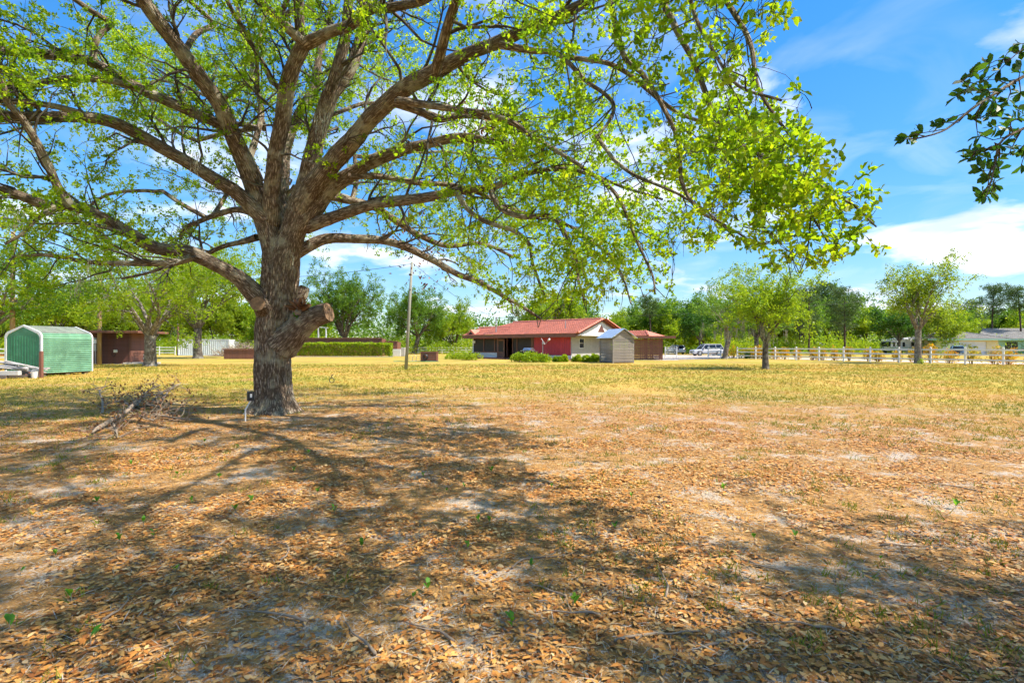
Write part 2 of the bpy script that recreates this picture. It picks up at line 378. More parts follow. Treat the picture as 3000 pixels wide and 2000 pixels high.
# many tubes into one mesh with bark coordinates ------------------------------------------------
def tubes_mesh(name, tubes, mat, k_of):
    VV, FF, BK = [], [], []; off = 0
    for pts, rad in tubes:
        pts = np.asarray(pts, dtype=np.float64); rad = np.asarray(rad, dtype=np.float64); n = len(pts)
        if n < 2: continue
        k = k_of(rad[0])
        T = np.empty_like(pts); T[1:-1] = pts[2:] - pts[:-2]; T[0] = pts[1] - pts[0]; T[-1] = pts[-1] - pts[-2]
        T /= np.linalg.norm(T, axis=1)[:, None] + 1e-9
        up = np.array([0.3, 0.2, 1.0]) if abs(T[0, 2]) < 0.9 else np.array([1.0, 0.1, 0.0])
        U = np.empty_like(pts)
        for i in range(n):
            up = up - T[i] * np.dot(up, T[i]); up = up / (np.linalg.norm(up) + 1e-9); U[i] = up
        Q = np.cross(T, U); a = np.arange(k) * 2 * math.pi / k
        ring = (U[:, None, :] * np.cos(a)[None, :, None] + Q[:, None, :] * np.sin(a)[None, :, None]) * rad[:, None, None]
        V = (pts[:, None, :] + ring).reshape(-1, 3)
        s = np.concatenate([[0], np.cumsum(np.linalg.norm(np.diff(pts, axis=0), axis=1))])
        r0 = max(rad.max() * 0.8, 0.01)
        bk = np.stack([np.broadcast_to(np.cos(a) * r0, (n, k)), np.broadcast_to(np.sin(a) * r0, (n, k)), np.broadcast_to(s[:, None], (n, k))], -1).reshape(-1, 3)
        i = np.arange(n - 1)[:, None] * k; j = np.arange(k)[None, :]; j2 = (j + 1) % k
        Fq = np.stack([i + j, i + j2, i + k + j2, i + k + j], -1).reshape(-1, 4) + off
        VV.append(V); FF.append(Fq); BK.append(bk); off += len(V)
    return np_mesh(name, np.concatenate(VV), np.concatenate(FF), {'bk': ('POINT', np.concatenate(BK))}, mat, True)

def resample(pts, rad, step):
    """smooth a traced polyline (Catmull-Rom) and space its points evenly"""
    pts = [Vector(p) for p in pts]; out = []; ro = []
    n = len(pts)
    for i in range(n - 1):
        p0, p1, p2, p3 = pts[max(i - 1, 0)], pts[i], pts[i + 1], pts[min(i + 2, n - 1)]
        m = max(2, int((p2 - p1).length / step))
        for j in range(m):
            t = j / m
            q = 0.5 * ((2 * p1) + (p2 - p0) * t + (2 * p0 - 5 * p1 + 4 * p2 - p3) * t * t + (3 * p1 - p0 - 3 * p2 + p3) * t ** 3)
            out.append(q); ro.append(rad[i] + (rad[i + 1] - rad[i]) * t)
    out.append(pts[-1]); ro.append(rad[-1])
    return out, ro

# leaves ----------------------------------------------------------------------------------------
def unit(A): return A / (np.linalg.norm(A, axis=-1, keepdims=True) + 1e-9)
def leaf_mesh(name, Pt, D, Nm, Ln, Wd, rnd, mat, shape=6, curl=0.12):
    """n leaves: base points, axis, normal, length, width -> one polygon each"""
    D = unit(D); S = unit(np.cross(D, Nm)); Nn = np.cross(S, D); n = len(Pt)
    L_ = Ln[:, None]; W_ = Wd[:, None]
    if shape == 6:
        a = [(0, 0, 0), (0.32, -0.38, 0.5), (0.70, -0.50, 0.55), (1.0, 0, -0.6), (0.70, 0.50, 0.55), (0.32, 0.38, 0.5)]
    elif shape == 4:
        a = [(0, 0, 0), (0.55, -0.5, 0.5), (1.0, 0, -0.4), (0.55, 0.5, 0.5)]
    else:
        a = [(0, -0.5, 0), (1.0, 0, 0), (0, 0.5, 0)]
    k = len(a)
    V = np.stack([Pt + D * L_ * u + S * W_ * w + Nn * L_ * curl * c for u, w, c in a], 1).reshape(-1, 3)
    Fc = np.arange(n * k).reshape(n, k)
    return np_mesh(name, V, Fc, {'rnd': ('FACE', rnd)}, mat)

def rnd_unit(rng, n):
    v = rng.normal(size=(n, 3)); return unit(v)

# branching growth -------------------------------------------------------------------------------
def grow(rng, p, d, L, r, lvl, last, tubes, twigs, prm, keep=None):
    """wander a branch from p along d; spawn children; collect end twigs"""
    n = max(3, int(prm['seg'][lvl])); pts = [p.copy()]; dd = d.normalized(); st = L / n
    for i in range(n):
        w = Vector(rng.normal(size=3)) * prm['wob'][lvl]
        dd = (dd + w + Vector((0, 0, prm['lift'][lvl]))).normalized()
        p = p + dd * st
        if p.z < prm.get('zmin', 0.8): dd.z = abs(dd.z)
        pts.append(p.copy())
    rad = [r * (1 - 0.75 * i / n) for i in range(n + 1)]
    if keep and not keep(pts[-1]): return
    if rad[0] > prm.get('rmin', 0.0): tubes.append((pts, rad))
    if lvl == last:
        g = prm.get('gap')
        if g is None or mnoise.noise(pts[-1] * 0.85) > g: twigs.append(pts)
        return
    for _ in range(int(prm['kids'][lvl] + rng.random())):
        t = prm['from'][lvl] + (1 - prm['from'][lvl]) * rng.random(); f = t * n; i = min(int(f), n - 1)
        q = pts[i].lerp(pts[i + 1], f - i); ax = (pts[i + 1] - pts[i]).normalized()
        side = Vector(rng.normal(size=3)); side = (side - ax * side.dot(ax)).normalized()
        ang = prm['ang'][lvl] * (0.7 + 0.6 * rng.random())
        nd = ax * math.cos(ang) + side * math.sin(ang)
        grow(rng, q, nd, prm['len'][lvl + 1] * (0.6 + 0.7 * rng.random()) * (1 - 0.35 * t), max(rad[i] * 0.55, 0.004), lvl + 1, last, tubes, twigs, prm, keep)
    # leader carries on
    grow(rng, pts[-1], dd, prm['len'][lvl + 1] * 0.9, rad[-1], lvl + 1, last, tubes, twigs, prm, keep)

def twig_leaves(rng, twigs, per, Lr, asp, spread=0.03, up=0.35):
    Pt, D = [], []
    for pts in twigs:
        A = np.asarray(pts); n = len(A) - 1
        t = (0.35 + 0.65 * rng.random(per) ** 0.4) * n; i = np.minimum(t.astype(int), n - 1); f = (t - i)[:, None]
        q = A[i] * (1 - f) + A[i + 1] * f; ax = unit(A[i + 1] - A[i])
        d = unit(ax * 0.5 + rng.normal(size=(per, 3)) * 0.75 + np.array([0, 0, 0.1]))
        Pt.append(q + rng.normal(size=(per, 3)) * spread); D.append(d)
    Pt = np.concatenate(Pt); D = np.concatenate(D); n = len(Pt)
    Nm = unit(rng.normal(size=(n, 3)) + np.array([0, 0, up * 2]))
    Ln = Lr * (0.6 + 0.7 * rng.random(n)); return Pt, D, Nm, Ln, Ln * asp * (0.85 + 0.3 * rng.random(n)), rng.random(n)

# ------------------------------------------------------------------ the ground
def gz(x, y):
    """gentle bumps of the yard near the camera, level further off"""
    f = max(0.0, min(1.0, (22 - y) / 12)) * max(0.0, min(1.0, (16 - abs(x)) / 6))
    if f <= 0: return 0.0
    return f * (0.030 * mnoise.noise(Vector((x * 0.55, y * 0.55, 1.3))) + 0.016 * mnoise.noise(Vector((x * 2.1, y * 2.1, 7.7))))
def build_ground():
    xs = np.concatenate([[-1500, -600, -250, -120, -60, -30], np.arange(-18, 18.01, 0.15), [30, 60, 120, 250, 600, 1500]])
    ys = np.concatenate([[-300, -80, -25, -8], np.arange(-2, 24.01, 0.15), [30, 40, 55, 75, 110, 180, 300, 600, 1200, 2500]])
    V = np.array([(x, y, gz(x, y)) for y in ys for x in xs]); nx = len(xs)
    i = np.arange(len(ys) - 1)[:, None] * nx; j = np.arange(nx - 1)[None, :]
    Fq = np.stack([i + j, i + j + 1, i + nx + j + 1, i + nx + j], -1).reshape(-1, 4)
    obj('lawn', np_mesh('lawn', V, Fq, None, 'lawn_ground', True), kind='structure')
build_ground()
def sheet(name, pts, z, mat):
    m = MB(); m.add([(p[0], p[1], z) for p in pts], [tuple(range(len(pts)))]); return m.build(name, mat, kind='structure')

# fence line on the right and the sandy lane behind it
FA = Vector((42.6, 37.6)); FU = Vector((-0.512, 0.859)); FN = Vector((0.859, 0.512))
def fl(t, off=0): p = FA + FU * t + FN * off; return (p.x, p.y)
sheet('lane', [fl(-40, 3.0), fl(-40, 9.5), fl(48, 9.5), fl(48, 3.0)], 0.006, 'road_dust')
sheet('driveway', [(16.4, 55.5), (24, 61.5), (29.5, 65.5), (34, 70), (33, 86), (24, 86), (19, 70)], 0.010, 'road_dust')
sheet('garage_apron', [(73, 84), (82, 84), (86, 97), (79, 97)], 0.014, 'concrete')
sheet('patio_slab', [(14.0, 56.5), (18.3, 56.0), (18.8, 60), (14.0, 61)], 0.012, 'concrete')

# ------------------------------------------------------------------ the big oak
K = 3000 / 2352.0
OB = Vector((-6.85, 12.25, 0))                        # foot of the trunk
def D(x, y, d): return P(x * K, y * K, d)             # point seen at (x, y) of the 2352-wide photograph, d metres off
def pr(w, d): return w * K * d / F * 0.88                    # pixel half-width -> metres
# limbs read off the photograph: (x, y, half-width), and how far off they start and end
LIMBS = [
 ('l_stem', 12.2, 11.9, [(640, 590, 40), (622, 532, 31), (606, 480, 28), (592, 440, 26), (578, 405, 24)]),
 ('r_stem', 12.2, 11.9, [(650, 600, 40), (664, 548, 33), (684, 495, 32), (702, 452, 29), (716, 420, 26)]),
 ('b1', 12.0, 8.2, [(612, 505, 26), (580, 474, 21), (540, 440, 18), (480, 405, 17), (400, 355, 16), (320, 310, 16), (250, 278, 15), (190, 268, 14), (100, 268, 13), (0, 262, 13), (-120, 250, 10), (-240, 215, 6)]),
 ('b1x', 9.8, 8.0, [(190, 262, 8), (130, 245, 8), (60, 232, 8), (-20, 222, 7), (-140, 190, 5)]),
 ('b2', 11.9, 8.6, [(584, 420, 26), (562, 370, 24), (535, 310, 22), (505, 240, 20), (460, 180, 20), (400, 100, 19), (345, 20, 18), (300, -50, 15), (240, -140, 10)]),
 ('b3', 11.4, 9.2, [(535, 308, 15), (490, 278, 14), (420, 245, 14), (340, 210, 13), (270, 175, 12), (200, 140, 12), (100, 122, 12), (0, 112, 11), (-120, 110, 8)]),
 ('b3x', 10.4, 9.0, [(330, 205, 9), (240, 184, 9), (150, 180, 8), (80, 194, 8), (10, 192, 7), (-90, 170, 5)]),
 ('b4', 12.1, 10.4, [(622, 520, 26), (624, 450, 22), (630, 400, 20), (636, 340, 19), (650, 280, 19), (660, 200, 20), (686, 130, 19), (702, 98, 17)]),
 ('b4a', 10.4, 9.4, [(702, 104, 13), (664, 68, 12), (625, 30, 9), (600, 2, 8), (575, -60, 6)]),
 ('b4b', 10.4, 8.2, [(702, 102, 16), (756, 76, 14), (800, 62, 14), (850, 20, 13), (900, 18, 12), (955, 12, 11), (990, -6, 9), (1080, -70, 6)]),
 ('b4c', 10.6, 10.0, [(690, 116, 12), (690, 50, 12), (692, -20, 11), (700, -130, 8)]),
 ('b5', 12.9, 14.2, [(664, 560, 18), (655, 470, 15), (652, 400, 14), (660, 330, 14), (688, 262, 12), (720, 205, 11), (735, 130, 9), (760, 20, 7)]),
 ('b6', 12.0, 11.4, [(700, 452, 26), (718, 370, 22), (738, 280, 20), (757, 212, 21)]),
 ('b6a', 11.4, 10.8, [(755, 220, 15), (774, 160, 14), (790, 100, 14), (800, 10, 12), (810, -100, 9)]),
 ('b6b', 11.5, 11.9, [(762, 218, 16), (790, 180, 16), (815, 130, 15), (834, 60, 14), (842, -20, 12), (860, -130, 8)]),
 ('b7', 12.0, 5.6, [(694, 480, 33), (740, 404, 26), (800, 330, 24), (860, 262, 23), (930, 206, 21), (1000, 162, 20), (1080, 126, 17), (1150, 97, 16), (1200, 72, 15), (1300, 28, 13), (1400, -20, 12), (1520, -70, 9), (1640, -100, 6)]),
 ('b7a', 8.8, 7.2, [(1000, 165, 14), (1011, 125, 13), (1022, 80, 13), (1045, 10, 12), (1070, -60, 9)]),
 ('b7b', 7.7, 5.9, [(1150, 104, 10), (1215, 112, 8), (1260, 118, 7), (1292, 135, 6), (1340, 180, 6), (1382, 212, 5), (1406, 242, 5), (1398, 275, 4), (1372, 312, 3)]),
 ('b7c', 9.6, 8.4, [(915, 232, 11), (980, 240, 9), (1050, 250, 8), (1120, 262, 8), (1180, 285, 7), (1225, 320, 6), (1255, 350, 4)]),
 ('b7d', 9.7, 10.5, [(905, 236, 11), (960, 256, 10), (1005, 275, 9), (1060, 266, 8), (1130, 272, 7), (1200, 300, 5), (1290, 350, 4)]),
 ('b8', 12.1, 9.6, [(690, 520, 28), (735, 458, 23), (790, 412, 19), (850, 376, 17), (920, 346, 15), (990, 327, 12), (1070, 318, 10), (1140, 326, 8), (1190, 350, 7), (1250, 400, 5), (1330, 460, 3)]),
 ('b8x', 10.3, 9.4, [(990, 326, 9), (1060, 312, 8), (1120, 322, 7), (1165, 345, 6), (1185, 370, 4)]),
 ('b8a', 11.4, 12.6, [(800, 405, 9), (870, 405, 8), (960, 420, 7), (1030, 424, 7), (1090, 440, 6), (1180, 480, 4), (1260, 500, 3)]),
 ('b9', 12.1, 8.4, [(705, 520, 20), (760, 502, 16), (850, 476, 14), (920, 460, 13), (1000, 448, 12), (1080, 436, 10), (1130, 430, 9), (1200, 402, 7), (1280, 388, 6), (1360, 400, 5), (1440, 430, 4), (1520, 455, 3)]),
 ('b9a', 9.5, 8.6, [(1050, 442, 8), (1075, 480, 7), (1120, 510, 6), (1180, 530, 6), (1215, 560, 5), (1222, 600, 4), (1250, 680, 3)]),
 ('b9b', 9.2, 7.4, [(1128, 440, 8), (1150, 476, 8), (1200, 500, 7), (1260, 498, 6), (1300, 535, 6), (1322, 590, 5), (1328, 650, 4), (1345, 690, 3)]),
 ('b10', 12.3, 13.2, [(680, 580, 18), (740, 552, 14), (800, 546, 12), (860, 548, 11), (920, 566, 10), (990, 596, 9), (1050, 630, 8), (1110, 650, 7), (1170, 690, 5), (1240, 730, 3)]),
 ('b11', 12.4, 14.6, [(735, 445, 12), (800, 462, 10), (860, 480, 9), (910, 510, 9), (960, 540, 8), (1020, 565, 7), (1100, 560, 5), (1180, 590, 4)]),
 ('b12', 12.1, 8.3, [(604, 694, 30), (570, 662, 24), (540, 636, 20), (505, 612, 18), (465, 590, 17), (430, 576, 18), (360, 570, 16), (310, 545, 15), (270, 520, 14), (220, 492, 13), (170, 472, 14), (110, 470, 12), (60, 455, 12), (0, 436, 11), (-120, 415, 8), (-240, 400, 5)]),
 ('b12a', 9.5, 8.2, [(165, 474, 12), (132, 430, 10), (104, 372, 10), (76, 310, 9), (50, 268, 9), (20, 238, 8), (5, 195, 8), (-40, 120, 6)]),
 ('b12b', 11.0, 9.8, [(440, 590, 10), (400, 604, 9), (340, 606, 8), (270, 602, 7), (190, 598, 6), (110, 588, 5), (30, 590, 3)]),
 ('b12c', 12.0, 12.6, [(575, 486, 11), (540, 482, 8), (500, 492, 7), (455, 512, 6), (425, 525, 6), (414, 548, 5)]),
 ('b12d', 9.4, 9.0, [(130, 474, 8), (100, 492, 6), (75, 512, 5), (50, 536, 4), (10, 560, 3)]),
 ('b13', 12.2, 13.4, [(590, 545, 10), (550, 558, 7), (500, 570, 6), (440, 596, 5), (360, 620, 4), (280, 640, 3)]),
 ('b14', 12.0, 13.8, [(566, 385, 10), (585, 320, 8), (600, 250, 7), (580, 160, 6), (560, 80, 5), (540, -10, 4)]),
 ('c1', 6.2, 4.2, [(1500, -40, 9), (1545, 60, 8), (1585, 130, 7), (1615, 200, 7), (1640, 262, 6), (1690, 326, 5), (1745, 362, 5), (1810, 430, 4), (1870, 505, 3), (1900, 560, 2)]),
 ('c2', 6.6, 4.9, [(1400, -10, 8), (1432, 130, 7), (1480, 180, 6), (1520, 250, 6), (1560, 330, 5), (1572, 410, 5), (1612, 480, 4), (1670, 520, 3), (1740, 570, 2)]),
 ('c3', 6.0, 4.4, [(1630, -90, 8), (1680, 20, 7), (1720, 110, 6), (1740, 200, 5), (1780, 270, 4), (1830, 330, 3)]),
 ('c4', 7.2, 6.2, [(1290, 130, 7), (1400, 150, 6), (1490, 200, 6), (1580, 270, 5), (1680, 300, 4), (1790, 330, 3)]),
 ('c5', 5.6, 3.6, [(1560, -60, 6), (1600, 40, 5), (1640, 120, 4), (1700, 200, 4), (1790, 230, 3)]),
 ('c6', 5.0, 3.6, [(1690, 326, 4), (1790, 372, 4), (1880, 420, 3), (1960, 470, 3), (2010, 520, 2)]),
 ('c7', 8.4, 7.0, [(1250, 330, 6), (1330, 380, 5), (1410, 440, 5), (1460, 540, 4), (1500, 620, 3), (1510, 670, 2)]),
 ('c8', 8.0, 5.6, [(1370, 312, 5), (1420, 370, 5), (1500, 420, 4), (1600, 470, 3), (1690, 540, 3)]),
 ('c9', 9.8, 8.2, [(1260, 500, 5), (1320, 530, 5), (1390, 580, 4), (1430, 640, 3), (1450, 700, 2)]),
]
# crown outline against the sky, 2352-wide photograph
OUT = [(-9000, -9000), (9000, -9000), (9000, -1500), (2300, -160), (1835, -60), (1835, 20), (1795, 100), (1740, 165), (1832, 185), (1878, 255), (1880, 310), (1985, 375), (2040, 412), (2016, 480),
       (2048, 560), (2025, 588), (1955, 570), (1905, 632), (1850, 610), (1790, 640), (1745, 588), (1650, 560), (1606, 600), (1530, 600), (1548, 676),
       (1500, 690), (1455, 745), (1400, 745), (1350, 700), (1270, 690), (1220, 725), (1150, 715), (1090, 690), (1010, 640), (930, 630), (860, 650), (800, 610), (690, 570), (690, 640), (560, 640),
       (480, 660), (380, 690), (260, 700), (180, 720), (60, 730), (-200, 760), (-9000, 700)]
OUTA = np.array(OUT, dtype=float)
def inside(x, y):
    a = OUTA; b = np.roll(OUTA, -1, 0)
    c = ((a[:, 1] > y) != (b[:, 1] > y))
    with np.errstate(divide='ignore', invalid='ignore'):
        xi = (b[:, 0] - a[:, 0]) * (y - a[:, 1]) / (b[:, 1] - a[:, 1]) + a[:, 0]
    return (c & (x < xi)).sum() % 2 == 1
def oak_keep(p):
    """is this spot inside the oak's crown?"""
    if p.z < 2.2 or p.z > 14.5: return False
    if p.y < 1.6:
        return p.z > 4.6 and -12 < p.x < 5.5 and p.y > -4.5
    x = 1176 + p.x / p.y * 1176; y = HZ / K - (p.z - CAMH) / p.y * 1176
    if p.y < (3.0 if x > 1450 else 5.2) and y > -60: return False
    if 560 < x < 715 and 440 < y < 950 and p.y < 12.9: return False
    if 716 < x < 1000 and 100 < y < 520 and p.y < 10.5 and (p.x + p.z) * 7 % 1 < 0.55: return False
    return bool(inside(x, y))

def build_oak():
    rng = np.random.default_rng(11)
    root = thing('oak_tree', 'huge spreading live oak with furrowed trunk and arching limbs in the yard', 'tree', OB)
    # trunk ------------------------------------------------------------------------------------
    prof = [(633, 952, 70), (632, 930, 57), (630, 900, 50.5), (628, 860, 49), (627, 810, 48), (630, 760, 50), (636, 715, 51), (641, 670, 49), (644, 620, 50), (647, 580, 50), (650, 548, 40)]
    pts = [D(x, y, 12.25) - OB for x, y, w in prof]; pts[0].z = -0.06
    rad = [pr(w, 12.25) * 0.89 for x, y, w in prof]
    pts, rad = resample(pts, rad, 0.028); kk = 150
    V, BK = [], []; s = 0; 
    for i, (p, r) in enumerate(zip(pts, rad)):
        if i: s += (p - pts[i - 1]).length
        for j in range(kk):
            a = 2 * math.pi * j / kk; ca, sa = math.cos(a), math.sin(a)
            rr = r * (1 + 0.055 * mnoise.noise(Vector((ca * 1.3, sa * 1.3, p.z * 0.5))))
            flare = max(0, 0.55 - p.z) / 0.55
            rr *= 1 + 0.34 * flare ** 1.5 * max(0, math.sin(a * 5 + 1.1 + 0.8 * math.sin(a * 2)))
            q = Vector((ca * r * 11, sa * r * 11, p.z * 1.0))
            q.x += 0.5 * mnoise.noise(Vector((ca * 2, sa * 2, p.z * 2.2)))
            ridge = 1 - abs(mnoise.noise(q)) * 2.2
            rr += 0.040 * (ridge - 0.45) + 0.014 * mnoise.noise(Vector((ca * r * 26, sa * r * 26, p.z * 6)))
            V.append((p.x + ca * rr, p.y + sa * rr, p.z)); BK.append((ca * r, sa * r, s))
    n = len(pts); i = np.arange(n - 1)[:, None] * kk; j = np.arange(kk)[None, :]; j2 = (j + 1) % kk
    Fq = np.stack([i + j, i + j2, i + kk + j2, i + kk + j], -1).reshape(-1, 4)
    obj('trunk', np_mesh('trunk', V, Fq, {'bk': ('POINT', np.array(BK))}, 'oak_bark', True), root)
    # cut stubs --------------------------------------------------------------------------------
    def stub(path, radii, label):
        a, b = resample([Vector(p) for p in path], radii, 0.03)
        end = a[-1]; t = (a[-1] - a[-4]).normalized()
        tb = [(list(map(tuple, a)), b)]
        o = obj('cut_limb', tubes_mesh('cut_limb', tb, 'oak_bark', lambda r: 40), root); o['label'] = label
        m = MB(); u = t.orthogonal().normalized(); w = t.cross(u); k = 28; rr = b[-1]
        vs = [end + t * 0.012] + [end + t * 0.004 + (u * math.cos(x) + w * math.sin(x)) * rr * (0.96 + 0.05 * mnoise.noise(Vector((math.cos(x), math.sin(x), 3)))) for x in [2 * math.pi * q / k for q in range(k)]]
        m.add(vs, [(0, 1 + q, 1 + (q + 1) % k) for q in range(k)]); m.build('cut_face', 'cut_wood', o)
    q = lambda x, y, d: D(x, y, d) - OB
    stub([q(648, 790, 12.2), q(672, 768, 12.1), q(700, 742, 12.0), q(730, 725, 11.95), q(755, 717, 11.9)], [pr(46, 12), pr(37, 12), pr(30, 12), pr(27, 12), pr(25.5, 12)], 'thick sawn-off limb stub on the right of the trunk')
    stub([q(612, 712, 12.1), q(600, 702, 11.75), q(592, 697, 11.52)], [pr(30, 12), pr(21, 11.7), pr(19, 11.5)], 'round sawn stub facing the camera')
    stub([q(672, 700, 12.5), q(690, 680, 12.55), q(700, 660, 12.6)], [pr(26, 12.5), pr(17, 12.5), pr(13, 12.5)], 'short sawn stub pointing up on the right')
    # limbs ------------------------------------------------------------------------------------
    tubes, twigs, ALLP = [], [], []
    prm = dict(seg=[6, 5, 4, 4], wob=[0.2, 0.24, 0.28, 0.3], lift=[0.0, 0.01, 0.0, 0.0], kids=[4, 4.6, 4.2, 0], ang=[0.8, 0.8, 0.85, 0.8],
               len=[2.0, 1.5, 0.75, 0.34], rmin=0.0, zmin=2.3, gap=-0.22, **{'from': [0.25, 0.2, 0.15, 0]})
    prm_h = dict(prm); prm_h['gap'] = -0.34
    def dress(pts, rad, dens, Lmax, prm=prm):
        tot = sum((pts[i + 1] - pts[i]).length for i in range(len(pts) - 1)); n = len(pts)
        cnt = int(tot * dens + rng.random())
        for _ in range(cnt):
            t = 0.16 + 0.84 * rng.random() ** 0.8; f = t * (n - 1); i = min(int(f), n - 2)
            p0 = pts[i].lerp(pts[i + 1], f - i); ax = (pts[i + 1] - pts[i]).normalized()
            sd = Vector(rng.normal(size=3)) + Vector((0, 0, 0.25)); sd = (sd - ax * sd.dot(ax)).normalized()
            ang = 0.65 + 0.5 * rng.random(); nd = ax * math.cos(ang) + sd * math.sin(ang)
            grow(rng, p0, nd, Lmax * (0.55 + 0.6 * rng.random()), min(max(rad[i] * 0.4, 0.008), 0.035), 1, 3, tubes, twigs, prm, lambda p: oak_keep(p))
    for key, d0, d1, path in LIMBS:
        n = len(path); acc = [0.0]
        for a, b in zip(path, path[1:]): acc.append(acc[-1] + math.hypot(b[0] - a[0], b[1] - a[1]))
        ds = [d0 + (d1 - d0) * a / acc[-1] for a in acc]
        wp = [D(x, y, d) for (x, y, w), d in zip(path, ds)]; wr = [pr(w, d) for (x, y, w), d in zip(path, ds)]
        wp, wr = resample(wp, wr, 0.07)
        # knobbly outline
        sd = rng.random() * 50
        wr = [r * (1 + 0.10 * mnoise.noise(Vector((sd, 0, i * 0.12))) + 0.05 * mnoise.noise(Vector((sd, 4, i * 0.5)))) for i, r in enumerate(wr)]
        wig = [Vector((mnoise.noise(Vector((i * 0.07, sd, 0))), mnoise.noise(Vector((i * 0.07, sd, 5))), mnoise.noise(Vector((i * 0.07, sd, 9))))) * 0.05 * min(1, i / 10) for i in range(len(wp))]
        lp = [p + w for p, w in zip(wp, wig)]
        o = obj('limb', tubes_mesh('limb', [([tuple(p - OB) for p in lp], wr)], 'oak_bark', lambda r: 28 if r > 0.1 else 14), root)
        ALLP.extend(zip(lp, wr))
        if key in ('l_stem', 'r_stem'): continue
        dens, Lm = (2.35, 1.75) if key[0] == 'b' else (2.3, 1.1)
        if key[:2] in ('b1', 'b2', 'b3', 'b4', 'b5', 'b6') and key != 'b10': dens = 3.0
        dress(lp, wr, dens, Lm)
    # limbs above and behind what the picture frames -------------------------------------------------
    hid = [((-5.4, 11.5, 7.5), (-0.1, -0.5, 0.75), 7.5), ((-6.2, 12.8, 7.0), (-0.3, 0.7, 0.6), 7), ((-4.6, 12.6, 7.2), (0.6, 0.5, 0.6), 7.5), ((-7.5, 12.3, 7.0), (-0.7, 0.35, 0.6), 7),
           ((-5.0, 11.0, 8.6), (0.5, -0.55, 0.55), 7), ((-6.5, 11.2, 8.6), (-0.35, -0.75, 0.45), 8), ((-6.0, 12.0, 8.5), (0.05, 0.1, 1), 5), ((-2.0, 8.2, 7.6), (0.25, -0.85, 0.12), 6.5), ((-8.2, 10.5, 8.2), (-0.6, -0.6, 0.3), 6),
           ((-4.5, 9.5, 8.8), (-0.1, -0.9, 0.10), 7.5), ((-5.5, 12.9, 5.6), (0.5, 0.85, 0.25), 5.5), ((-7.2, 12.9, 5.4), (-0.4, 0.9, 0.2), 5.5), ((-8.0, 13.0, 6.8), (-0.85, 0.3, 0.35), 8), ((-8.6, 12.6, 5.4), (-0.9, 0.35, 0.14), 7), ((-5.6, 13.4, 7.6), (-0.1, 0.8, 0.5), 6.5), ((-7.6, 13.2, 7.8), (-0.6, 0.55, 0.55), 7), ((-4.0, 13.0, 6.4), (0.75, 0.6, 0.25), 6.5),
           ((2.2, 5.6, 6.2), (0.42, -0.85, 0.10), 5.5), ((1.0, 6.6, 6.8), (0.10, -0.95, 0.06), 7.0), ((-1.4, 7.4, 7.8), (0.45, -0.85, -0.02), 7.5), ((-3.4, 8.4, 8.4), (0.12, -0.98, -0.02), 8.0), ((-6.6, 8.8, 8.0), (-0.12, -0.98, -0.02), 7.5)]
    for p0, d0, Ln in hid:
        p = Vector(p0); dd = Vector(d0).normalized()
        q, qr = min(ALLP, key=lambda a: (a[0] - p).length + (2.0 if a[1] < 0.06 else 0.0))      # leaves the nearest stout limb
        lead = resample([q, q.lerp(p, 0.5) + dd * 0.1, p], [1, 1, 1], 0.12)[0] if (p - q).length > 0.3 else [q]
        pts = lead + ([p.copy()] if len(lead) == 1 else []); n = int(Ln / 0.12); r0 = min(0.06, qr * 0.9)
        for i in range(n):
            dd = (dd + Vector(rng.normal(size=3)) * 0.05 + Vector((0, 0, -0.006))).normalized(); p = p + dd * 0.12; pts.append(p.copy())
        n = len(pts) - 1; rad = [r0 * (1 - 0.85 * i / n) for i in range(n + 1)]
        obj('limb', tubes_mesh('limb', [([tuple(q - OB) for q in pts], rad)], 'oak_bark', lambda r: 14), root)
        dress(pts, rad, 4.2 if p0[1] < 9 else 2.5, 2.0, prm_h)
    eye = Vector((0, 0, CAMH))
    tubes = [(a, b) for a, b in tubes if b[0] > 0.0065 or ((a[0] - eye).length < 7.5 and a[0].y > 1)]
    tl = [([tuple(p - OB) for p in a], b) for a, b in tubes]
    obj('twigs', tubes_mesh('twigs', tl, 'grey_bark', lambda r: 6 if r > 0.02 else (4 if r > 0.012 else 3)), root, kind='stuff')
    twl = [np.asarray([tuple(p - OB) for p in a]) for a in twigs]
    Pt, Dd, Nm, Ln, Wd, rn = twig_leaves(rng, twl, 18, 0.062, 0.50, 0.022, 0.3)
    tw = np.repeat(rng.random(len(twl)), 18); rn = np.clip(0.55 * tw + 0.5 * rn - 0.02, 0, 1)
    # boughs overhead, outside the picture, need only cast their shade: fewer, broader leaves
    wy = Pt[:, 1] + OB.y; wx = Pt[:, 0] + OB.x; wz = Pt[:, 2]; sy = np.maximum(wy, 0.05)
    outside = (wy < 0.5) | ((wz - CAMH) / sy > 0.76) | (np.abs(wx) / sy > 1.12)
    keepm = ~outside | (rng.random(len(Pt)) < 0.36)
    Ln = np.where(outside, Ln * 1.6, Ln); Wd = np.where(outside, Wd * 1.6, Wd); near_ok = ~outside[keepm]
    Pt, Dd, Nm, Ln, Wd, rn = Pt[keepm], Dd[keepm], Nm[keepm], Ln[keepm], Wd[keepm], rn[keepm]
    dist = np.linalg.norm(Pt + np.array(OB) - np.array([0, 0, CAMH]), axis=1)
    vis = near_ok
    order = np.argsort(np.where(vis, dist, 1e6)); near = order[:300]; rest = order[300:]
    for sel, sh in ((rest[(dist[rest] < 7.0) & vis[rest]], 6), (rest[(dist[rest] >= 7.0) | ~vis[rest]], 4)):
        obj('foliage', leaf_mesh('foliage', Pt[sel], Dd[sel], Nm[sel], Ln[sel], Wd[sel] * (1 if sh == 6 else 1.12), rn[sel], 'oak_leaf', sh), root, kind='stuff')
    leaf_parts(root, Pt[near], Dd[near], Nm[near], Ln[near], rn[near], 'oak_leaf')
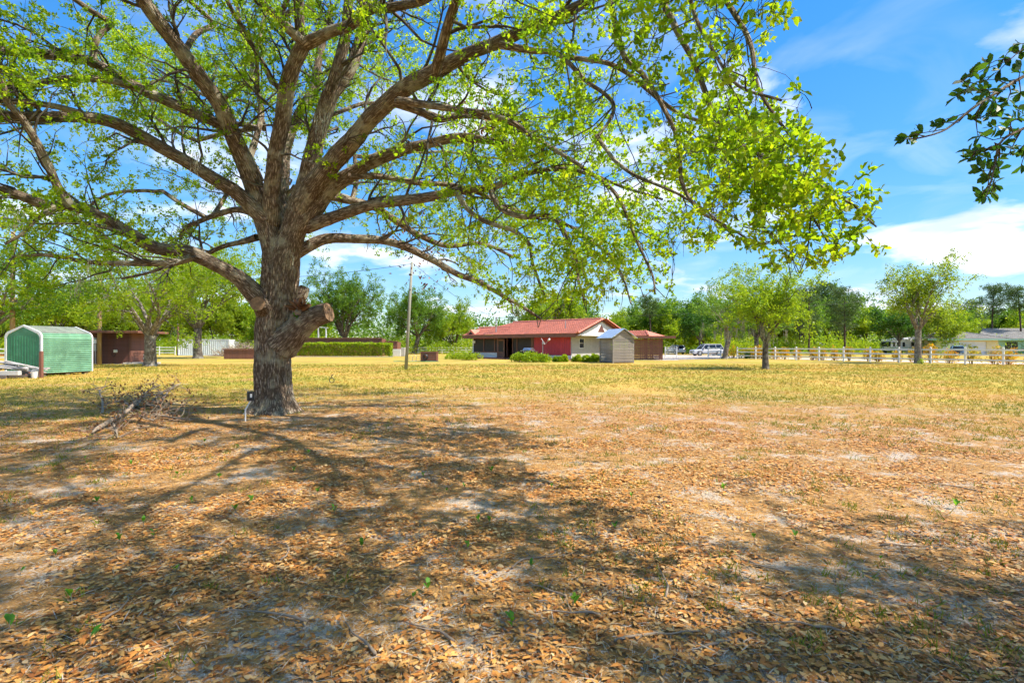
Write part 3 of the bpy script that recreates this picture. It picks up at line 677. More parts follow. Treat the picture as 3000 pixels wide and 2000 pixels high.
    print('oak twigs', len(twl), 'leaves', len(Pt), 'tubes', len(tl))
    return root

def leaf_parts(root, Pt, Dd, Nm, Ln, rn, mat):
    """the nearest leaves, each its own object on shared leaf shapes"""
    ms = []
    for i in range(6):
        ms.append(leaf_mesh('leaf', np.zeros((1, 3)), np.array([[1.0, 0, 0]]), np.array([[0, 0, 1.0]]), np.array([1.0]), np.array([0.42 + 0.02 * i]), np.array([i / 5.0]), mat, 6))
    for p, d, nm, l, r in zip(Pt, Dd, Nm, Ln, rn):
        o = bpy.data.objects.new('leaf', ms[min(5, int(r * 6))]); COL.objects.link(o); o.parent = root
        x = Vector(d).normalized(); y = Vector(nm).cross(x).normalized(); z = x.cross(y)
        R = Matrix((x, y, z)).transposed(); o.rotation_euler = R.to_euler(); o.location = Vector(p); o.scale = (l, l, l)
OAK = build_oak()

# ------------------------------------------------------------------ other trees
def make_tree(name, seed, H, fork, tr, crown_r, leaf, bark, leafL, per=7, n1=7, dens=1.0, lean=(0, 0), up=0.35, two=False, droop=-0.01, prm_over=None):
    """trunk with limbs (one part) and a crown of leaf faces (another); returns meshes"""
    rng = np.random.default_rng(seed); tubes, twigs = [], []
    base = Vector((0, 0, -0.05)); top = Vector((lean[0], lean[1], fork))
    tp, rr = resample([base, base.lerp(top, 0.12), base.lerp(top, 0.5) + Vector((rng.normal() * 0.05, rng.normal() * 0.05, 0)), top], [tr * 1.5, tr * 1.12, tr * 0.95, tr * 0.9], 0.2)
    tubes.append((tp, rr))
    Lc = H - fork
    prm = dict(seg=[7, 5, 4, 3], wob=[0.13, 0.2, 0.24, 0.3], lift=[0.03, 0.02, droop, droop], kids=[5 * dens, 4 * dens, 3.6 * dens, 0], ang=[0.75, 0.75, 0.8, 0.8],
               len=[Lc * 0.62, Lc * 0.36, Lc * 0.20, Lc * 0.11], rmin=0.006, zmin=fork * 0.7, **{'from': [0.3, 0.25, 0.2, 0]})
    if prm_over: prm.update(prm_over)
    for i in range(n1):
        a = 2 * math.pi * (i + 0.6 * rng.random()) / n1; tilt = up + (0.85 - up) * rng.random()
        spread = crown_r / max(Lc * 0.9, 0.1)
        d = Vector((math.cos(a) * spread * (1.1 - tilt * 0.5), math.sin(a) * spread * (1.1 - tilt * 0.5), tilt + 0.25))
        grow(rng, top + Vector((0, 0, -0.25 * rng.random() * fork * 0.3)), d, prm['len'][0] * (0.8 + 0.35 * rng.random()), tr * (0.62 if n1 < 4 else 0.48), 0, 3, tubes, twigs, prm)
    tm = tubes_mesh('trunk', [([tuple(p) for p in a], b) for a, b in tubes], bark, lambda r: 14 if r > 0.12 else (7 if r > 0.03 else 3))
    tw = [np.asarray([tuple(p) for p in a]) for a in twigs]
    Pt, Dd, Nm, Ln, Wd, rn = twig_leaves(rng, tw, per, leafL, 0.55, leafL * 0.7, 0.3)
    t = np.repeat(rng.random(len(tw)), per); rn = np.clip(0.6 * t + 0.45 * rn - 0.02, 0, 1)
    cm = leaf_mesh('crown', Pt, Dd, Nm, Ln, Wd, rn, leaf, 4)
    return tm, cm, len(Pt)

def put_tree(name, meshes, loc, rot, label, group=None, scale=1.0, cat='tree'):
    t = thing(name, label, cat, loc, rot, group)
    if scale != 1.0: t.scale = (scale, scale, scale)
    obj('trunk', meshes[0], t); obj('crown', meshes[1], t)
    return t

def moss_part(root, rng, spots, strands=26, length=0.7, wide=0.012):
    Pt, Dd, Nm, Ln, Wd = [], [], [], [], []
    for p in spots:
        p = np.array(p)
        for _ in range(strands):
            q = p + rng.normal(size=3) * np.array([0.07, 0.07, 0.05]); l = length * (0.3 + 0.8 * rng.random())
            for s in range(4):
                Pt.append(q + np.array([rng.normal() * 0.012, rng.normal() * 0.012, -l * s / 4])); Dd.append((rng.normal() * 0.13, rng.normal() * 0.13, -1)); Ln.append(l / 3.2); Wd.append(wide * (0.6 + rng.random()))
                Nm.append((rng.normal(), rng.normal(), 0.05))
    n = len(Pt)
    obj('hanging_moss', leaf_mesh('hanging_moss', np.array(Pt), np.array(Dd, dtype=float), np.array(Nm), np.array(Ln), np.array(Wd), rng.random(n), 'moss', 4, 0.02), root, kind='stuff')

# yard trees, each with its own growth
TREES = []
def yard(name, seed, px, py, H, fork, tr, cr, leaf, bark, leafL, label, rot=0.0, **k):
    m = make_tree(name, seed, H, fork, tr, cr, leaf, bark, leafL, **k); TREES.append((name, m[2]))
    return put_tree(name, m, G(px, py), rot, label)
t1 = yard('oak_tree', 3, 440, 1073, 11, 2.3, 0.40, 5.6, 'lime_leaf', 'pale_bark', 0.17, 'pale-trunked forked oak beside the brown siding shed', per=20, n1=7, droop=-0.05)
t2 = yard('oak_tree', 5, 580, 1050, 16, 3.6, 0.48, 7.5, 'lime_leaf', 'grey_bark', 0.26, 'oak with flared grey trunk in front of the white container', per=22, n1=8, droop=-0.05)
t3 = yard('oak_tree', 8, -40, 1084, 10.5, 2.6, 0.30, 6.0, 'mid_leaf', 'pale_bark', 0.17, 'leafy tree behind the green shed at the left edge', per=20, n1=8, droop=-0.06)
t4 = yard('lawn_tree', 21, 2243, 1081, 7.1, 1.75, 0.20, 2.9, 'lime_leaf', 'grey_bark', 0.135, 'small yellow-green tree with moss standing alone on the lawn before the fence', per=20, n1=8, up=0.45)
t5 = yard('lawn_tree', 22, 2122, 1051, 9.6, 2.2, 0.30, 3.4, 'mid_leaf', 'pale_bark', 0.16, 'leaning pale-limbed tree with moss beside the drive gate', per=18, n1=6, up=0.5, lean=(0.5, 0))
t6 = yard('lawn_tree', 23, 2216, 1048, 9.5, 2.6, 0.30, 4.0, 'mid_leaf', 'grey_bark', 0.17, 'dark-trunked tree with ferns round its foot at the fence', per=20, n1=7)
t7 = yard('lawn_tree', 31, 2690, 1064, 9.4, 3.0, 0.26, 4.4, 'yellow_leaf', 'pale_bark', 0.17, 'airy thin-leaved tree in front of the motorhome', per=15, n1=8, dens=0.9, up=0.5)
t8 = yard('shade_tree', 41, 1010, 1040, 14.5, 3.0, 0.45, 7.5, 'mid_leaf', 'grey_bark', 0.24, 'broad green tree rising behind the brown board wall', per=26, n1=10, up=0.25)
t9 = yard('shade_tree', 43, 1213, 1037, 13.0, 3.2, 0.42, 7.0, 'mid_leaf', 'grey_bark', 0.24, 'rounded tree with leaning dark trunk behind the light pole', per=26, n1=9, up=0.25, lean=(0.8, 0))
t10 = yard('shade_tree', 44, 1330, 1035, 10.0, 1.6, 0.30, 5.5, 'lime_leaf', 'grey_bark', 0.24, 'lower bushy tree sloping down beside the house', per=24, n1=9, up=0.2)
rngm = np.random.default_rng(5)
moss_part(t4, rngm, [(rngm.normal() * 0.9, rngm.normal() * 0.9, 2.4 + 1.2 * rngm.random()) for _ in range(10)], 14, 0.9, 0.03)
moss_part(t5, rngm, [(rngm.normal() * 1.2 - 0.3, rngm.normal(), 3.2 + 1.6 * rngm.random()) for _ in range(12)], 14, 1.3, 0.045)
moss_part(t6, rngm, [(rngm.normal() * 1.4, rngm.normal(), 3.0 + 1.6 * rngm.random()) for _ in range(9)], 14, 1.1, 0.045)
# moss on the big oak
mo = [(205, 600, 9.9), (180, 640, 9.8), (745, 260, 11.0), (735, 275, 11.0), (800, 380, 12.3), (560, 255, 11.5), (660, 575, 11.4), (1080, 590, 13.0), (1190, 690, 12.8), (930, 300, 9.9), (30, 480, 8.7), (450, 350, 10), (845, 545, 12.7), (1390, 640, 8.8), (1210, 610, 8.7)]
moss_part(OAK, rngm, [tuple(D(x, y, d) - OB) for x, y, d in mo], 22, 0.45, 0.010)
# a bough of withered leaves among the green
def dead_cluster():
    rng = np.random.default_rng(77); spots = []
    for x, y, d, n, s in ((965, 560, 12.8, 60, 0.35), (990, 590, 12.8, 50, 0.3), (945, 520, 12.7, 40, 0.3), (1125, 262, 9.8, 60, 0.28), (1105, 300, 9.8, 40, 0.25), (975, 640, 12.9, 35, 0.25)):
        c = np.array(D(x, y, d) - OB); spots.append(c + rng.normal(size=(n, 3)) * s)
    Pt = np.concatenate(spots); n = len(Pt)
    obj('withered_leaves', leaf_mesh('withered_leaves', Pt, rnd_unit(rng, n) + np.array([0, 0, -0.9]), rnd_unit(rng, n), 0.075 + 0.03 * rng.random(n), 0.035 + 0.02 * rng.random(n), rng.random(n), 'dead_leaf', 6), OAK, kind='stuff')
dead_cluster()

# the neighbouring oak whose bough hangs in from the right (its trunk stands out of the picture)
def right_oak():
    rng = np.random.default_rng(19); B = Vector((8.2, -0.8, 0))
    root = thing('oak_tree', 'dark green oak bough hanging in at the upper right edge', 'tree', B)
    tubes, twigs = [], []
    prm = dict(seg=[8, 6, 5, 4], wob=[0.12, 0.2, 0.26, 0.3], lift=[0.02, 0.0, -0.01, 0], kids=[7, 5, 4, 0], ang=[0.8, 0.8, 0.85, 0.8], len=[4.2, 2.4, 1.1, 0.4], rmin=0.012, zmin=2.8, **{'from': [0.25, 0.2, 0.15, 0]})
    def ok(p):
        if p.y > 0.3 and p.x < p.y * 1.02 + 0.05: return False        # keeps to its own side of the yard
        return 2.4 < p.z < 11
    tp, rr = resample([B + Vector((0, 0, -0.05)), B + Vector((0.05, 0, 1.2)), B + Vector((-0.1, 0.1, 3.0))], [0.5, 0.36, 0.34], 0.1); tubes.append((tp, rr))
    for i in range(14):
        a = 2 * math.pi * (i + 0.5 * rng.random()) / 14
        grow(rng, B + Vector((-0.1, 0.1, 2.9)), Vector((math.cos(a), math.sin(a), 0.35 + 0.8 * rng.random())), 4.4 * (0.8 + 0.35 * rng.random()), 0.16, 0, 3, tubes, twigs, prm, ok)
    for i in range(5):      # heavy limbs reaching over the near corner of the yard
        a = math.radians(98 + 15 * i)
        grow(rng, B + Vector((-0.1, 0.1, 3.0)), Vector((math.cos(a), math.sin(a), 0.55 + 0.35 * (i % 3))), 4.0 + 0.3 * (i % 2), 0.14, 0, 3, tubes, twigs, prm, ok)
    # the bough in view: px of the full photograph, metres off
    def bough(path, r0):
        pts = [P(x, y, d) for x, y, d in path]
        if path[0][0] > 3100: pts = [B + Vector((-0.1, 0.1, 3.0)), (B + Vector((-0.1, 0.1, 3.6))).lerp(pts[0], 0.55)] + pts
        pp, r = resample(pts, [r0 * (1 - 0.8 * i / (len(pts) - 1)) for i in range(len(pts))], 0.04); tubes.append((pp, r)); return pp
    b1 = bough([(3350, 60, 4.0), (3120, 160, 3.6), (2980, 235, 3.3), (2930, 265, 3.2), (2860, 310, 3.1), (2810, 350, 3.05), (2760, 385, 3.0), (2690, 405, 3.0), (2650, 408, 3.0)], 0.016)
    b2 = bough([(3300, 330, 3.7), (3090, 350, 3.4), (2980, 385, 3.2), (2930, 420, 3.1), (2915, 480, 3.05), (2900, 545, 3.0), (2886, 580, 3.0)], 0.014)
    b3 = bough([(3200, 60, 3.6), (3060, 110, 3.4), (2990, 150, 3.3), (2960, 175, 3.2)], 0.010)
    b4 = bough([(2930, 420, 3.15), (2880, 440, 3.1), (2840, 445, 3.1)], 0.006)
    b5 = bough([(2925, 268, 3.2), (2870, 270, 3.15), (2815, 240, 3.1)], 0.006)
    b6 = bough([(2880, 300, 3.1), (2860, 340, 3.1), (2865, 400, 3.1)], 0.006)
    # fine twigs with rosettes of leaves at their tips
    ros = []
    def sprig(px, py, d):
        ros.append(P(px, py, d))
    for a in [(2652, 406), (2690, 392), (2742, 372), (2760, 360), (2815, 235), (2800, 285), (2838, 232), (2870, 262), (2850, 205), (2895, 190), (2920, 215), (2960, 240), (2935, 180), (2985, 130), (2975, 160), (2990, 200), (2905, 262), (2880, 285),
              (2870, 330), (2895, 345), (2925, 320), (2950, 300), (2905, 375), (2850, 350), (2865, 395), (2840, 440), (2838, 470), (2865, 455), (2890, 440), (2918, 470), (2870, 500), (2890, 520), (2925, 500), (2905, 545), (2888, 585), (2900, 570), (2880, 570),
              (2940, 430), (2970, 400), (2985, 440), (2995, 340), (2960, 350), (2990, 280), (2990, 490), (2955, 455), (2940, 380), (2975, 320), (2830, 265), (2860, 240), (2910, 300), (2880, 470)]:
        sprig(a[0], a[1], 3.05 + 0.35 * rng.random())
    allp = b1 + b2 + b3 + b4 + b5 + b6
    Pt, Dd, Nm, Ln = [], [], [], []
    for c in ros:
        q = min(allp, key=lambda v: (v - c).length); mid = q.lerp(c, 0.5) + Vector(rng.normal(size=3)) * 0.02
        tubes.append(([q, mid, c], [0.004, 0.003, 0.002])); ax = (c - mid).normalized()
        k = 6 + int(rng.random() * 3)
        for _ in range(k):
            dd = (ax * 0.5 + Vector(rng.normal(size=3)) * 0.8).normalized()
            Pt.append(tuple(c - B + ax * -0.03 * rng.random())); Dd.append(tuple(dd)); Nm.append(tuple(Vector(rng.normal(size=3)) + Vector((0, -0.5, 0.8)))); Ln.append(0.055 + 0.025 * rng.random())
    order = 300
    rn = rng.random(len(Pt)); Pt, Dd, Nm, Ln = map(np.array, (Pt, Dd, Nm, Ln))
    leaf_parts(root, Pt[:order], Dd[:order], Nm[:order], Ln[:order], rn[:order], 'deep_leaf')
    tw = [np.asarray([tuple(p - B) for p in a]) for a in twigs]
    f = twig_leaves(rng, tw, 8, 0.10, 0.50, 0.02, 0.3)
    Pa = np.concatenate([f[0], Pt[order:]]); Da = np.concatenate([f[1], Dd[order:]]); Na = np.concatenate([f[2], Nm[order:]]); La = np.concatenate([f[3], Ln[order:]])
    obj('foliage', leaf_mesh('foliage', Pa, Da, Na, La, La * 0.52, rng.random(len(Pa)), 'deep_leaf', 4), root, kind='stuff')
    obj('trunk', tubes_mesh('trunk', [([tuple(p - B) for p in a], b) for a, b in tubes], 'oak_bark', lambda r: 16 if r > 0.1 else (6 if r > 0.012 else 4)), root)
    print('right oak leaves', len(Pa))
right_oak()

# ------------------------------------------------------------------ pines and the woods behind
def make_pine(seed, H, crown0=0.5, tufts=60, spread=0.22):
    rng = np.random.default_rng(seed); tubes = []
    lean = rng.normal(size=2) * 0.02 * H
    tp = [Vector((lean[0] * t * t, lean[1] * t * t, H * t)) for t in (0, 0.2, 0.4, 0.6, 0.8, 0.97)]; tp[0].z = -0.1
    r0 = H * 0.014; tubes.append(resample(tp, [r0 * 1.2, r0, r0 * 0.85, r0 * 0.7, r0 * 0.45, r0 * 0.15], 0.6))
    Pt, Dd = [], []
    for i in range(tufts):
        t = crown0 + (1 - crown0) * rng.random() ** 0.8; a = rng.random() * 6.283
        R = H * spread * (0.35 + 0.65 * math.sin(math.pi * min(1, 0.12 + 0.95 * (1 - t) / (1 - crown0) * 0.8))) * (0.6 + 0.5 * rng.random())
        p0 = Vector((lean[0] * t * t, lean[1] * t * t, H * t * 0.97)); e = p0 + Vector((math.cos(a) * R, math.sin(a) * R, R * (0.25 + 0.3 * rng.random())))
        m = p0.lerp(e, 0.5) + Vector((0, 0, -0.08 * R)); tubes.append(([p0, m, e], [r0 * 0.22, r0 * 0.14, r0 * 0.05]))
        for _ in range(5):
            c = np.array(m.lerp(e, rng.random() * 1.05)) + rng.normal(size=3) * np.array([0.035, 0.035, 0.02]) * H
            n = 26; Pt.append(c + rng.normal(size=(n, 3)) * 0.014 * H); Dd.append(rnd_unit(rng, n) + np.array([0, 0, 0.5]))
    Pt = np.concatenate(Pt); Dd = np.concatenate(Dd); n = len(Pt)
    t = np.repeat(rng.random(tufts * 5), 26)
    cm = leaf_mesh('crown', Pt, Dd, rnd_unit(rng, n), H * 0.028 * (0.6 + 0.7 * rng.random(n)), H * 0.006 * (0.6 + 0.8 * rng.random(n)), np.clip(0.7 * t + 0.3 * rng.random(n), 0, 1), 'pine_needle', 4, 0.05)
    tm = tubes_mesh('trunk', [([tuple(p) for p in a], b) for a, b in tubes], 'pine_bark', lambda r: 9 if r > 0.06 else 3)
    return tm, cm
def make_bg(seed, H, cr, leaf, n1=7, leafL=0.36, up=0.35):
    return make_tree('bg', seed, H, H * 0.28, H * 0.022, cr, leaf, 'grey_bark', leafL, per=16, n1=n1, dens=0.82, up=up)[:2]
PINES = [make_pine(101, 13, 0.55, 46, 0.17), make_pine(102, 13, 0.62, 40, 0.15), make_pine(103, 12, 0.35, 70, 0.24), make_pine(104, 12, 0.30, 80, 0.26)]
BG = [make_bg(201, 10, 4.2, 'lime_leaf'), make_bg(202, 10, 4.0, 'mid_leaf'), make_bg(203, 9, 4.4, 'yellow_leaf'), make_bg(204, 11, 3.6, 'mid_leaf'), make_bg(205, 8, 4.0, 'lime_leaf'), make_bg(206, 10, 4.6, 'deep_leaf')]
def far(px, d): return Vector(((px - 1500) / F * d, d, 0))
SPECIAL = [  # pines and trees one can point to: px, distance, mesh, height factor, label
 ('pine_tree', 2905, 104, PINES[0], 1.05, 'tall bare-stemmed pine with rounded top behind the grey-roofed house'),
 ('pine_tree', 2992, 100, PINES[1], 1.00, 'dark tall pine at the right picture edge'),
 ('pine_tree', 2475, 88, PINES[2], 0.95, 'full-crowned pine left of the motorhome'),
 ('pine_tree', 2370, 96, PINES[3], 1.03, 'dense dark pine just right of the small lawn tree'),
 ('pine_tree', 2425, 118, PINES[0], 1.22, 'high flat-topped pine standing above the woods'),
 ('pine_tree', 1907, 100, PINES[1], 0.86, 'thin young pine above the slatted brown lean-to'),
 ('pine_tree', 1968, 122, PINES[0], 0.80, 'layered small pine left of the parked cars'),
 ('broadleaf_tree', 1630, 112, BG[3], 1.02, 'rounded grey-green tree showing above the tiled roof ridge'),
 ('broadleaf_tree', 2050, 92, BG[5], 0.88, 'dark leafy tree above the silver car'),
 ('broadleaf_tree', 2635, 92, BG[5], 0.85, 'dark green round tree behind the motorhome'),
 ('broadleaf_tree', 2735, 98, BG[2], 0.98, 'yellow-green tree left of the grey-roofed house'),
 ('broadleaf_tree', 2800, 112, BG[0], 0.85, 'bright green tree over the garage roof'),
 ('pine_tree', 2840, 120, PINES[2], 1.00, 'feathery pine left of the tall bare-stemmed one'),
]
for nm, px, d, m, s, lab in SPECIAL:
    put_tree(nm, m, far(px, d), px * 0.37, lab, None, s)
rngw = np.random.default_rng(9)
def woods(n, x0, x1, dr, hr, lab, name, grp, pool):
    for i in range(n):
        px = x0 + (x1 - x0) * (i + rngw.random()) / n
        put_tree(name, pool[int(rngw.random() * len(pool))], far(px, dr[0] + (dr[1] - dr[0]) * rngw.random()), rngw.random() * 6.28, lab, grp, hr[0] + (hr[1] - hr[0]) * rngw.random())
woods(24, 1540, 2480, (104, 132), (0.95, 1.35), 'green tree in the woods behind the driveway and lane', 'broadleaf_tree', 'trees of the woods on the right', [BG[0], BG[1], BG[3], BG[4], BG[0]])
woods(12, 2460, 3120, (116, 140), (0.9, 1.3), 'tree in the wood far behind the motorhome and neighbouring house', 'broadleaf_tree', 'trees far behind the neighbouring house', [BG[0], BG[1], BG[5]])
woods(16, -80, 960, (98, 130), (1.05, 1.55), 'light green tree in the woods behind the sheds and container', 'broadleaf_tree', 'trees of the woods on the left', [BG[0], BG[2], BG[4]])
woods(5, 2270, 2480, (100, 130), (0.75, 1.0), 'slender pine among the woods behind the white fence', 'pine_tree', 'pines of the woods', PINES)

# low growth at the wood's edge: one uncountable mass
def leaf_mass(rng, centers, radii, n_per, Lr, asp=0.6):
    Pt, Dd = [], []
    for c, r in zip(centers, radii):
        u = rnd_unit(rng, n_per); u[:, 2] = np.abs(u[:, 2]); k = 0.72 + 0.33 * rng.random((n_per, 1))
        Pt.append(np.array(c) + u * np.array(r) * k); Dd.append(u + rng.normal(size=(n_per, 3)) * 0.6)
    Pt = np.concatenate(Pt); Dd = np.concatenate(Dd); n = len(Pt)
    t = np.repeat(rng.random(len(centers)), n_per)
    return Pt, Dd, rnd_unit(rng, n) * 0.8 + unit(Dd) * 0.4, Lr * (0.6 + 0.8 * rng.random(n)), Lr * asp * (0.6 + 0.8 * rng.random(n)), np.clip(0.55 * t + 0.5 * rng.random(n), 0, 1)
def undergrowth(name, x0, x1, d0, d1, n, h, leaf, seed, per=420):
    rng = np.random.default_rng(seed); C, R = [], []
    for i in range(n):
        d = d0 + (d1 - d0) * rng.random(); p = far(x0 + (x1 - x0) * (i + rng.random()) / n, d); r = h * (0.6 + 0.7 * rng.random())
        C.append((p.x, p.y, 0.0)); R.append((r * 1.1, r * 0.9, r * (0.8 + 0.5 * rng.random())))
    a = leaf_mass(rng, C, R, per, 0.34 if h < 4 else 0.74)
    o = obj(name, leaf_mesh(name, *a[:5], a[5], leaf, 4), kind='stuff'); return o
o = undergrowth('undergrowth', 1480, 3150, 96, 126, 110, 3.0, 'lime_leaf', 301, 480); tag(o, 'dense light green undergrowth along the edge of the right-hand woods', 'undergrowth')
o = undergrowth('undergrowth', -120, 1400, 94, 124, 100, 3.0, 'lime_leaf', 302, 480); tag(o, 'dense yellow-green undergrowth along the edge of the left-hand woods', 'undergrowth')
o = undergrowth('far_woods', -300, 3300, 138, 165, 150, 9.5, 'mid_leaf', 303, 560); tag(o, 'far-off mass of woodland closing the view all along the horizon', 'woods')

# shrubs ----------------------------------------------------------------------------------------
def shrub(name, loc, rx, ry, h, leaf, label, cat='shrub', seed=0, n=1500, L=0.10, group=None, lobes=9, box=False):
    rng = np.random.default_rng(seed); t = thing(name, label, cat, loc, 0, group)
    if box:
        C = np.stack([rng.uniform(-rx, rx, n), rng.uniform(-ry, ry, n), rng.uniform(0.12, h, n)], 1)
        ax = rng.integers(0, 4, n); C[ax == 0, 2] = h * (0.93 + 0.10 * rng.random((ax == 0).sum())); C[(ax == 1) | (ax == 3), 1] = -ry * (0.86 + 0.22 * rng.random(((ax == 1) | (ax == 3)).sum()))
        e = ax == 2; C[e, 0] = rx * np.sign(C[e, 0]) * (0.97 + 0.03 * rng.random(e.sum()))
        bump = np.array([0.22 * mnoise.noise(Vector((c[0] * 1.1, c[2] * 1.3, c[1]))) for c in C])[:, None]
        C = C + unit(C * np.array([0, 1, 1.0])) * bump
        Dd = rnd_unit(rng, n) + np.array([0, -0.3, 0.5]); a = (C, Dd, rnd_unit(rng, n) + np.array([0.5, -0.3, 1.3]), L * (0.6 + 0.8 * rng.random(n)), L * 0.5 * (0.6 + 0.8 * rng.random(n)), rng.random(n))
    else:
        C = [(rng.normal() * rx * 0.45, rng.normal() * ry * 0.45, h * 0.25 * rng.random()) for _ in range(lobes)]
        R = [(rx * 0.6, ry * 0.6, h * (0.55 + 0.3 * rng.random())) for _ in range(lobes)]
        a = leaf_mass(rng, C, R, n // lobes, L)
    obj('foliage', leaf_mesh('foliage', *a[:5], a[5], leaf, 4), t)
    m = MB()
    for i in range(7):
        x, y = rng.normal() * rx * 0.4, rng.normal() * ry * 0.3
        m.tube([(x * 0.4, y * 0.4, -0.03), (x * 0.8, y * 0.8, h * 0.4), (x, y, h * 0.75)], [0.02, 0.015, 0.006], 4)
    m.build('stems', 'grey_bark', t)
    return t
def pxm(w, d): return w / F * d
hd = 74.0
hx0, hx1 = (850 - 1500) / F * hd, (1146 - 1500) / F * hd
shrub('hedge', ((hx0 + hx1) / 2, hd, 0), (hx1 - hx0) / 2, 0.8, 1.85, 'hedge_leaf', 'long clipped bright green hedge before the brown board wall', 'hedge', 51, 17000, 0.22, box=True)
shrub('shrub', far(1176, 88), 1.3, 0.9, 1.7, 'hedge_leaf', 'small lime shrub at the end of the board wall', seed=52, n=900, L=0.15)
for i, (px, py, w, h, lab) in enumerate([(1332, 1052, 46, 26, 'low round bush at the left end of the house porch, outer one'), (1368, 1055, 52, 34, 'taller round bush next to the porch corner'),
        (1522, 1060, 46, 34, 'leafy bush right of the open screen door'), (1548, 1061, 44, 42, 'tallest leafy bush in front of the dark porch screen'), (1590, 1061, 56, 32, 'broad bush below the barbecue grill'),
        (1636, 1060, 26, 20, 'small loose bush below the red wall'), (1652, 1060, 20, 26, 'narrow upright bush under the red wall corner'), (1688, 1060, 24, 26, 'thin bush below the small window'),
        (1715, 1060, 34, 26, 'rounded bush right of the small window'), (1743, 1060, 30, 30, 'bush tucked against the grey slatted shed')]):
    g = G(px, py); d = g.y; shrub('shrub', g, pxm(w, d) / 2, pxm(w, d) / 2 * 0.8, pxm(h, d) * 0.78, 'hedge_leaf', lab, seed=60 + i, n=1500, L=0.15)
shrub('fern', G(2192, 1050), 0.9, 0.6, 0.95, 'deep_leaf', 'clump of ferns left of the dark-trunked tree at the fence', 'fern', 81, 700, 0.18)
shrub('fern', G(2232, 1050), 0.8, 0.6, 0.95, 'deep_leaf', 'clump of ferns right of the dark-trunked tree at the fence', 'fern', 82, 700, 0.18)
shrub('shrub', G(2700, 1066), 0.25, 0.25, 0.55, 'lime_leaf', 'tuft of shoots at the foot of the airy tree', seed=83, n=160, L=0.10)
shrub('shrub', far(2010, 96), 2.4, 1.2, 1.5, 'deep_leaf', 'dark low hedge between the two parked cars', seed=84, n=1300, L=0.16)
# croton row on the lane side of the fence
rngc = np.random.default_rng(33)
for i in range(26):
    t = -4 + 36 * (i + 0.5 * rngc.random()) / 26; x, y = fl(t, 1.1 + 0.6 * rngc.random()); s = 0.35 + 0.22 * rngc.random()
    shrub('croton', (x, y, 0), s, s, 1.25 + 0.45 * rngc.random(), 'croton_leaf', 'yellow and orange leaved croton behind the white rail fence', 'shrub', 400 + i, 380, 0.17, 'crotons along the fence', 6)
print(TREES)

# ------------------------------------------------------------------ fences
def rail_fence(label, pts, rails, hpost, group=None, post=0.12, rail_h=0.13, mat='white_paint'):
    """posts and rails, each a part; pts are the post feet (x, y)"""
    A = pts[0]; t = thing('rail_fence', label, 'fence', (A[0], A[1], 0), 0, group)
    pm = MB(); h = post / 2
    pm.box(-h, h, -h, h, -0.05, hpost); pm.add([(-h - .015, -h - .015, hpost + .002), (h + .015, -h - .015, hpost + .002), (h + .015, h + .015, hpost + .002), (-h - .015, h + .015, hpost + .002), (0, 0, hpost + 0.06)], [(0, 1, 4), (1, 2, 4), (2, 3, 4), (3, 0, 4), (3, 2, 1, 0)])
    pm = pm.mesh('post', mat); rm = MB().box(0, 1, -0.02, 0.02, -rail_h / 2, rail_h / 2).mesh('rail', mat)
    for i, p in enumerate(pts):
        b = pts[i + 1] if i + 1 < len(pts) else None
        ang = math.atan2(*(reversed((b[0] - p[0], b[1] - p[1])))) if b else ang
        obj('post', pm, t, (p[0] - A[0], p[1] - A[1], 0), ang)
        if b:
            L = math.hypot(b[0] - p[0], b[1] - p[1]) - post - 0.004
            for z in rails:
                o = obj('rail', rm, t, (p[0] - A[0] + math.cos(ang) * (h + .002), p[1] - A[1] + math.sin(ang) * (h + .002), z), ang); o.scale = (L, 1, 1)
    return t
rail_fence('white three-rail fence crossing the lawn on the right', [fl(t) for t in np.arange(-7.32, 29.5, 2.44)], (0.38, 0.82, 1.24), 1.42)
rail_fence('short white rail fence beside the silver car', [G(2112, 1048)[:2], G(2075, 1048.5)[:2]], (0.40, 0.85, 1.25), 1.42)
rail_fence('white fence far behind the small brown hose box', [far(x, 99)[:2] for x in np.linspace(1190, 1400, 7)], (0.35, 0.78, 1.2), 1.4)
rail_fence('white rail fence left of the container behind the forked oak', [far(x, 86)[:2] for x in np.linspace(330, 513, 5)], (0.4, 0.85, 1.3), 1.42)
rail_fence('white rail fence behind the green shed at the left edge', [far(x, 52)[:2] for x in np.linspace(-90, 30, 3)], (0.4, 0.85, 1.25), 1.42)

